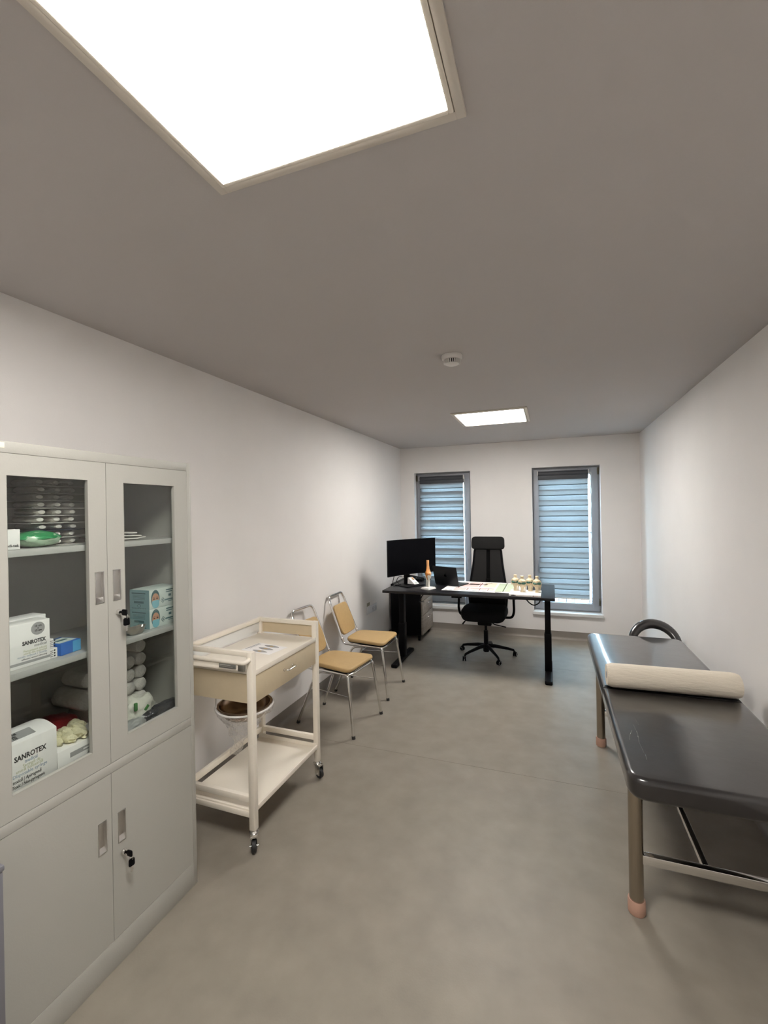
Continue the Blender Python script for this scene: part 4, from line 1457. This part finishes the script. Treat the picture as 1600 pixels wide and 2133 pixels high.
# four small knee models
def knee_model(name, label, loc, rz, k):
    t = thing(name, label, 'anatomical model', loc, rz, 'four small knee joint models')
    b = new()
    lathe(b, [(0, .000), (.017, .000), (.016, .012), (.0155, .030), (.019, .046), (.030, .060), (.036, .070), (.034, .078), (.020, .080), (0, .080)], seg=22)
    for v in b.verts:
        v.co.y *= .8
        v.co.x += .004 * noise.noise(v.co * 40 + Vector((k, 0, 0)))
    obj('tibia', b, 'bone', t)
    b = new()
    tube(b, [(.024, .004, .0), (.026, .004, .03), (.030, .003, .052), (.031, .0, .066)], [.004, .0045, .006, .008], seg=8)
    obj('fibula', b, 'bone', t)
    b = new()
    sphere(b, (-.016, -.004, .088), .0225, 1, 1.25, .62)
    sphere(b, (.016, -.004, .090), .0225, 1, 1.25, .72)
    obj('cartilage', b, 'green', t)
    b = new()
    lathe(b, [(0, .088), (.030, .090), (.036, .101), (.034, .112), (.022, .122), (.0145, .130), (.0135, .140), (.0155, .146), (.016, .154), (.012, .158), (0, .158)], seg=22)
    for v in b.verts:
        v.co.y *= .85
        v.co.y += .003 * noise.noise(v.co * 50 + Vector((0, k, 0)))
    obj('femur', b, 'bone', t)
    b = new()
    sphere(b, (.006, -.024, .110), .011, 1, .5, 1.0)
    obj('patella', b, 'bone', t)
    b = new()
    for s in (-1, 1):
        tube(b, [(.036 * s, 0, .055), (.040 * s, -.002, .085), (.033 * s, 0, .112)], .0032, seg=6)
    obj('ligament', b, 'bone', t)
    return t
zk = DZ + .0202
k1 = knee_model('knee_model', 'small cream and green knee model, leftmost of the four on the booklet', (1.622, 4.595, zk), .2, 0)
pos = [((1.690, 4.520, zk), -.3, 'small cream and green knee model, second from left on the booklet'),
       ((1.757, 4.600, zk), .5, 'small cream and green knee model, third from left on the booklet'),
       ((1.825, 4.535, zk), -.1, 'small cream and green knee model, rightmost of the four on the booklet')]
for p, r, l in pos:
    copy_tree(k1, p, r, l)

# large knee model
t = thing('knee_model', 'tall orange and white knee joint model on a square base in front of the monitor', 'anatomical model', (.742, 4.575, DZ), math.radians(-25))
b = new()
box(b, (-.055, -.060, 0), (.055, .060, .012), .002)
box(b, (-.050, -.055, .012), (.050, .055, .020), .002)
obj('base', b, 'sheet', t)
b = new()
tube(b, [(.005, 0, .020), (.005, 0, .06), (.004, 0, .10), (.003, 0, .125), (.002, 0, .140)], [.013, .013, .017, .027, .031], seg=16)
obj('tibia', b, 'bonew', t)
b = new()
tube(b, [(-.024, .003, .020), (-.026, .003, .07), (-.027, .003, .115), (-.025, .002, .132)], [.0045, .0045, .0065, .008], seg=10)
obj('fibula', b, 'bonew', t)
b = new()
sphere(b, (-.015, 0, .163), .022, 1, 1.1, 1)
sphere(b, (.017, 0, .163), .022, 1, 1.1, 1)
tube(b, [(0, 0, .165), (0, 0, .185), (-.001, 0, .210), (-.002, 0, .250), (-.003, 0, .302)], [.030, .026, .017, .0135, .0145], seg=16)
obj('femur', b, 'femur', t)
b = new()
sphere(b, (.003, -.026, .160), .019, 1, .55, 1.15)
tube(b, [(.004, -.030, .150), (.005, -.022, .125), (.006, -.016, .098)], [.010, .008, .003], seg=10)
tube(b, [(.002, -.026, .175), (.0, -.018, .200), (-.002, -.013, .24)], [.012, .007, .003], seg=10)
obj('patella', b, 'carti', t)
b = new()
lathe(b, [(0, .139), (.031, .139), (.033, .143), (.031, .147), (0, .147)], seg=20)
obj('meniscus', b, 'bonew', t)
b = new()
for s in (-1, 1):
    tube(b, [(.033 * s, 0, .118), (.038 * s, 0, .145), (.034 * s, 0, .175)], .004, seg=8)
obj('ligament', b, 'bonew', t)

# ------------------------------------------------------------------ office chair
oc = thing('office_chair', 'black mesh office chair with headrest behind the desk', 'office chair', (1.265, 5.05, 0))
def LW(x, y, z): return (x, y, z)
X0 = 1.262
b = new()
lathe(b, [(0, .052), (.030, .052), (.034, .060), (.036, .120), (.028, .135), (0, .135)], (1.265, 5.05, 0), seg=20)
obj('hub', b, 'black', oc, True)
for k, a in enumerate((14, 86, 158, 230, 302)):
    a = math.radians(a)
    c, s = math.cos(a), math.sin(a)
    P = lambda r, z: (1.265 + r * c, 5.05 + r * s, z)
    b = new()
    tube(b, [P(.02, .118), P(.10, .112), P(.24, .085), P(.295, .070), P(.305, .052)], [.022, .020, .015, .013, .010], seg=10, sx=.9)
    leg = obj('base_leg', b, 'black', oc, True)
    b = new()
    mt = Matrix.Translation(P(.312, 0)) @ Matrix.Rotation(a + 1.0 + k, 4, 'Z')
    for s2 in (-1, 1):
        b2 = new()
        lathe(b2, [(0, -.008), (.020, -.008), (.025, -.004), (.025, .005), (0, .008)], (0, s2 * .013, .025), seg=18, axis='Y')
        merge(b, b2, mt)
    b2 = new(); box(b2, (-.012, -.005, .025), (.012, .005, .055), .003); merge(b, b2, mt)
    obj('caster', b, 'black', leg, True)
    b = new()
    for s2 in (-1, 1):
        b2 = new()
        tube(b2, [(.018 * math.cos(q), s2 * .0215, .025 + .018 * math.sin(q)) for q in [2 * PI * i / 16 for i in range(16)]], .0022, seg=6, closed=True)
        merge(b, b2, mt)
    obj('wheel_trim', b, 'satin', leg, True)
b = new()
cyl(b, (1.265, 5.05, .13), (1.265, 5.05, .285), .025, .023, seg=18)
cyl(b, (1.265, 5.05, .28), (1.265, 5.05, .365), .014, seg=16)
obj('gas_lift', b, 'black', oc, True)
b = new()
box(b, (X0 - .075, 4.96, .355), (X0 + .075, 5.16, .405), .012)
box(b, (X0 - .14, 4.93, .400), (X0 + .14, 5.20, .445), .006)
obj('mechanism', b, 'black', oc, True)
b = new()
tube(b, fillet([(X0 - .07, 5.05, .385), (X0 - .215, 5.03, .385), (X0 - .240, 5.00, .355)], .02), .005, seg=8)
cyl(b, (X0 - .225, 5.02, .375), (X0 - .245, 4.995, .350), .009, seg=10)
obj('lever', b, 'black', oc, True)
b = new()
tube(b, fillet([(X0 + .07, 5.05, .390), (X0 + .09, 5.03, .362), (X0 + .225, 5.0, .348)], .02), .006, seg=8)
obj('lever', b, 'black', oc, True)
o = rpoly([(X0 - .235, 4.80), (X0 + .235, 4.80), (X0 + .245, 5.10), (X0 + .20, 5.28), (X0 - .20, 5.28), (X0 - .245, 5.10)], .08, 8)
b = slab(new(), o, .440, .535, .034, 4)
for v in b.verts:
    e = max(0, 4.90 - v.co.y) / .10
    v.co.z -= .035 * e * e
    v.co.z += .02 * (abs(v.co.x - X0) / .25) ** 2
obj('seat', b, 'blackfab', oc, True)
# back frame
def bk(y_off, z): return 5.285 + .10 * max(0, (z - .60)) + y_off
L = [(-.205, .50), (-.215, .62), (-.195, .80), (-.165, 1.00), (-.150, 1.165)]
b = new()
pts = [(X0 + x, bk(0, z), z) for x, z in L]
pts2 = [(X0 - x, bk(0, z), z) for x, z in L][::-1]
tube(b, fillet(pts + pts2, .03), .0125, seg=10, sx=1.0, sy=1.0)
tube(b, [pts[0], (X0 - .10, 5.27, .485), (X0 + .10, 5.27, .485), pts2[-1]], .0125, seg=10)
obj('back_frame', b, 'black', oc, True)
b = new()
for s in (-1, 1):
    g = []
    n = 16
    for i in range(n + 1):
        z = .52 + (1.165 - .52) * i / n
        wz = .205 if z < .62 else .205 - (.205 - .150) * (z - .62) / .545
        row = []
        for j in range(9):
            u = j / 8
            row.append(b.verts.new((X0 + s * (u * wz), bk(-.004 + .012 * math.sin(PI * u), z), z)))
        g.append(row)
    for i in range(n):
        for j in range(8):
            b.faces.new((g[i][j], g[i][j + 1], g[i + 1][j + 1], g[i + 1][j]))
obj('mesh_back', b, 'mesh', oc, True, smooth=80)
b = new()
box(b, (X0 - .026, 5.315, .46), (X0 + .026, 5.335, .82), .006)
b2 = new(); box(b2, (X0 - .021, 0, .80), (X0 + .021, .016, 1.26), .005)
for v in b2.verts: v.co.y += 5.318 + .10 * (v.co.z - .60)
merge(b, b2)
box(b, (X0 - .03, 5.10, .41), (X0 + .03, 5.33, .455), .008)
obj('spine', b, 'black', oc, True)
o = rpoly([(-.190, 0), (.190, 0), (.186, .150), (-.186, .150)], .045, 6)
obj('headrest', slab(new(), o, -.025, .022, .014, 3, mtx=basis((X0 + .002, 5.330, 1.158), (1, 0, 0), (0, .12, 1))), 'charcoal', oc, True)
b = slab(new(), rpoly([(-.20, 0), (.20, 0), (.185, .24), (-.185, .24)], .04, 6), -.012, .012, .008, 3, mtx=basis((X0, 5.262, .52), (1, 0, 0), (0, .08, 1)))
obj('lumbar_pad', b, 'blackfab', oc, True)
for s in (-1, 1):
    b = new()
    tube(b, fillet([(X0 + s * .13, 5.10, .425), (X0 + s * .285, 5.10, .430), (X0 + s * .305, 5.09, .50), (X0 + s * .300, 5.10, .655)], .05), .0135, seg=10, sx=1.2)
    obj('arm_support', b, 'black', oc, True)
    obj('armrest', box(new(), (X0 + s * .300 - .042, 4.98, .652), (X0 + s * .300 + .042, 5.22, .676), .010, 3), 'black', oc, True)

# ------------------------------------------------------------------ examination couch
ec = thing('examination_couch', 'black vinyl examination couch on tubular legs by the right wall', 'couch', (2.55, 2.9, 0))
EX0, EX1, EZ0, EZ1 = 2.215, 2.868, .536, .622
def pad(y0, y1, rn, rf):
    o = rpoly([(EX0, y0), (EX1, y0), (EX1, y1), (EX0, y1)], [rn, rn, rf, rf], 8)
    b = bmesh.new()
    q = slab(new(), o, EZ0, EZ1, .022, 5)
    return obj('pad', q, 'leather', ec, True, smooth=60)
pad(1.870, 2.775, .075, .012)
pad(2.780, 3.955, .012, .085)
b = new()
box(b, (2.27, 1.99, .510), (2.30, 3.85, .536), .003)
box(b, (2.78, 1.99, .510), (2.81, 3.85, .536), .003)
for y in (1.99, 2.76, 3.82):
    box(b, (2.27, y, .510), (2.81, y + .03, .536), .003)
obj('pad_frame', b, 'bronze', ec, True)
for y in (2.030, 3.380):
    for x in (2.258, 2.820):
        lg = obj('leg', cyl(new(), (x, y, .045), (x, y, .530), .0265, seg=28), 'bronze', ec, True)
        b = new()
        lathe(b, [(0, 0), (.030, 0), (.0325, .006), (.0325, .050), (.0305, .056), (.0268, .056), (.0268, .045), (0, .045)], (x, y, 0), seg=28)
        obj('rubber_foot', b, 'pink', lg, True)
    obj('cross_tube', box(new(), (2.280, y - .014, .206), (2.800, y + .014, .242), .003), 'chrome', ec, True)
obj('long_tube', box(new(), (2.488, 2.040, .215), (2.510, 3.370, .238), .003), 'chrome', ec, True)
b = new()
box(b, (2.246, 2.02, .495), (2.830, 2.04, .512), .003)
box(b, (2.246, 3.37, .495), (2.830, 3.39, .512), .003)
obj('top_tube', b, 'bronze', ec, True)
for cr in ([(2.262, 2.17, .6222), (2.270, 2.22, .6222), (2.285, 2.27, .6222)], [(2.300, 2.08, .6222), (2.296, 2.16, .6222), (2.304, 2.24, .6222), (2.300, 2.33, .6222)],
           [(2.322, 2.34, .6222), (2.318, 2.40, .6222)], [(2.300, 2.02, .6222), (2.303, 2.06, .6222)], [(2.34, 3.70, .6222), (2.35, 3.74, .6222)], [(2.31, 3.62, .6222), (2.315, 3.68, .6222)]):
    obj('film_crease', tube(new(), cr, .0012, seg=5), 'film', ec, True)
b = new()
tube(b, fillet([(2.255, 2.88, .53), (2.255, 2.88, .505), (2.255, 3.00, .49)], .01), .006, seg=8)
obj('bracket', b, 'bronze', ec, True)
# paper roll
t = thing('paper_roll', 'thick white paper roll lying across the examination couch', 'paper roll', (2.55, 2.81, EZ1))
a0, a1 = Vector((2.238, 2.790, EZ1 + .0655)), Vector((2.862, 2.815, EZ1 + .0655))
b = new()
d = (a1 - a0)
n = 40
ring_pts = [a0 + d * (i / n) for i in range(n + 1)]
rr = [.056, .0625] + [.0650] * (n - 3) + [.0625, .056]
tube(b, ring_pts, rr, seg=40)
for v in b.verts:
    v.co += Vector((0, 1, 0)) * noise.noise(v.co * 22) * .0008
obj('paper', b, 'paper', t, True, smooth=60)
b = new()
x, y, z = frame_of(d)
cyl(b, a0 - d.normalized() * .0006, a0 + d.normalized() * .002, .019, seg=20)
obj('core', b, 'inkgrey', t, True)

# stool beyond the couch, only its curved back shows
st = thing('black_stool', 'black stool whose curved padded back shows past the couch by the wall', 'stool', (2.735, 4.25, 0))
cx, cy = 2.735, 4.25
b = new()
pts = []
rs = []
for i in range(25):
    a = PI * (-.06 + 1.12 * i / 24)
    up = math.sin(PI * i / 24)
    pts.append((cx + .165 * math.cos(a), cy - .10 + .10 * math.sin(a), .505 + .150 * max(0, math.sin(a)) + .0 * up))
    rs.append(.016 + .024 * up ** .6)
tube(b, pts, rs, seg=14, sx=1, sy=.8)
obj('curved_back', b, 'leather', st, True, smooth=80)
o = [(cx + .17 * math.cos(q), cy - .05 + .17 * math.sin(q)) for q in [2 * PI * i / 32 for i in range(32)]]
obj('seat', slab(new(), o, .38, .44, .02, 4), 'leather', st, True)
obj('column', cyl(new(), (cx, cy - .05, .08), (cx, cy - .05, .38), .022, seg=16), 'chrome', st, True)
for s in (-1, 1):
    obj('back_bracket', tube(new(), fillet([(cx + s * .165, cy - .10, .50), (cx + s * .165, cy - .09, .40), (cx + s * .08, cy - .06, .375)], .02), .009, seg=8), 'chrome', st, True)
for k in range(5):
    a = 2 * PI * k / 5 + .3
    b = new()
    tube(b, [(cx, cy - .05, .095), (cx + .20 * math.cos(a) * .9, cy - .05 + .2 * math.sin(a), .062)], [.016, .011], seg=8)
    lg = obj('base_leg', b, 'black', st, True)
    obj('caster', sphere(new(), (cx + .20 * math.cos(a) * .9, cy - .05 + .2 * math.sin(a), .0265), .026, 1, .7, 1, 14), 'black', lg, True)
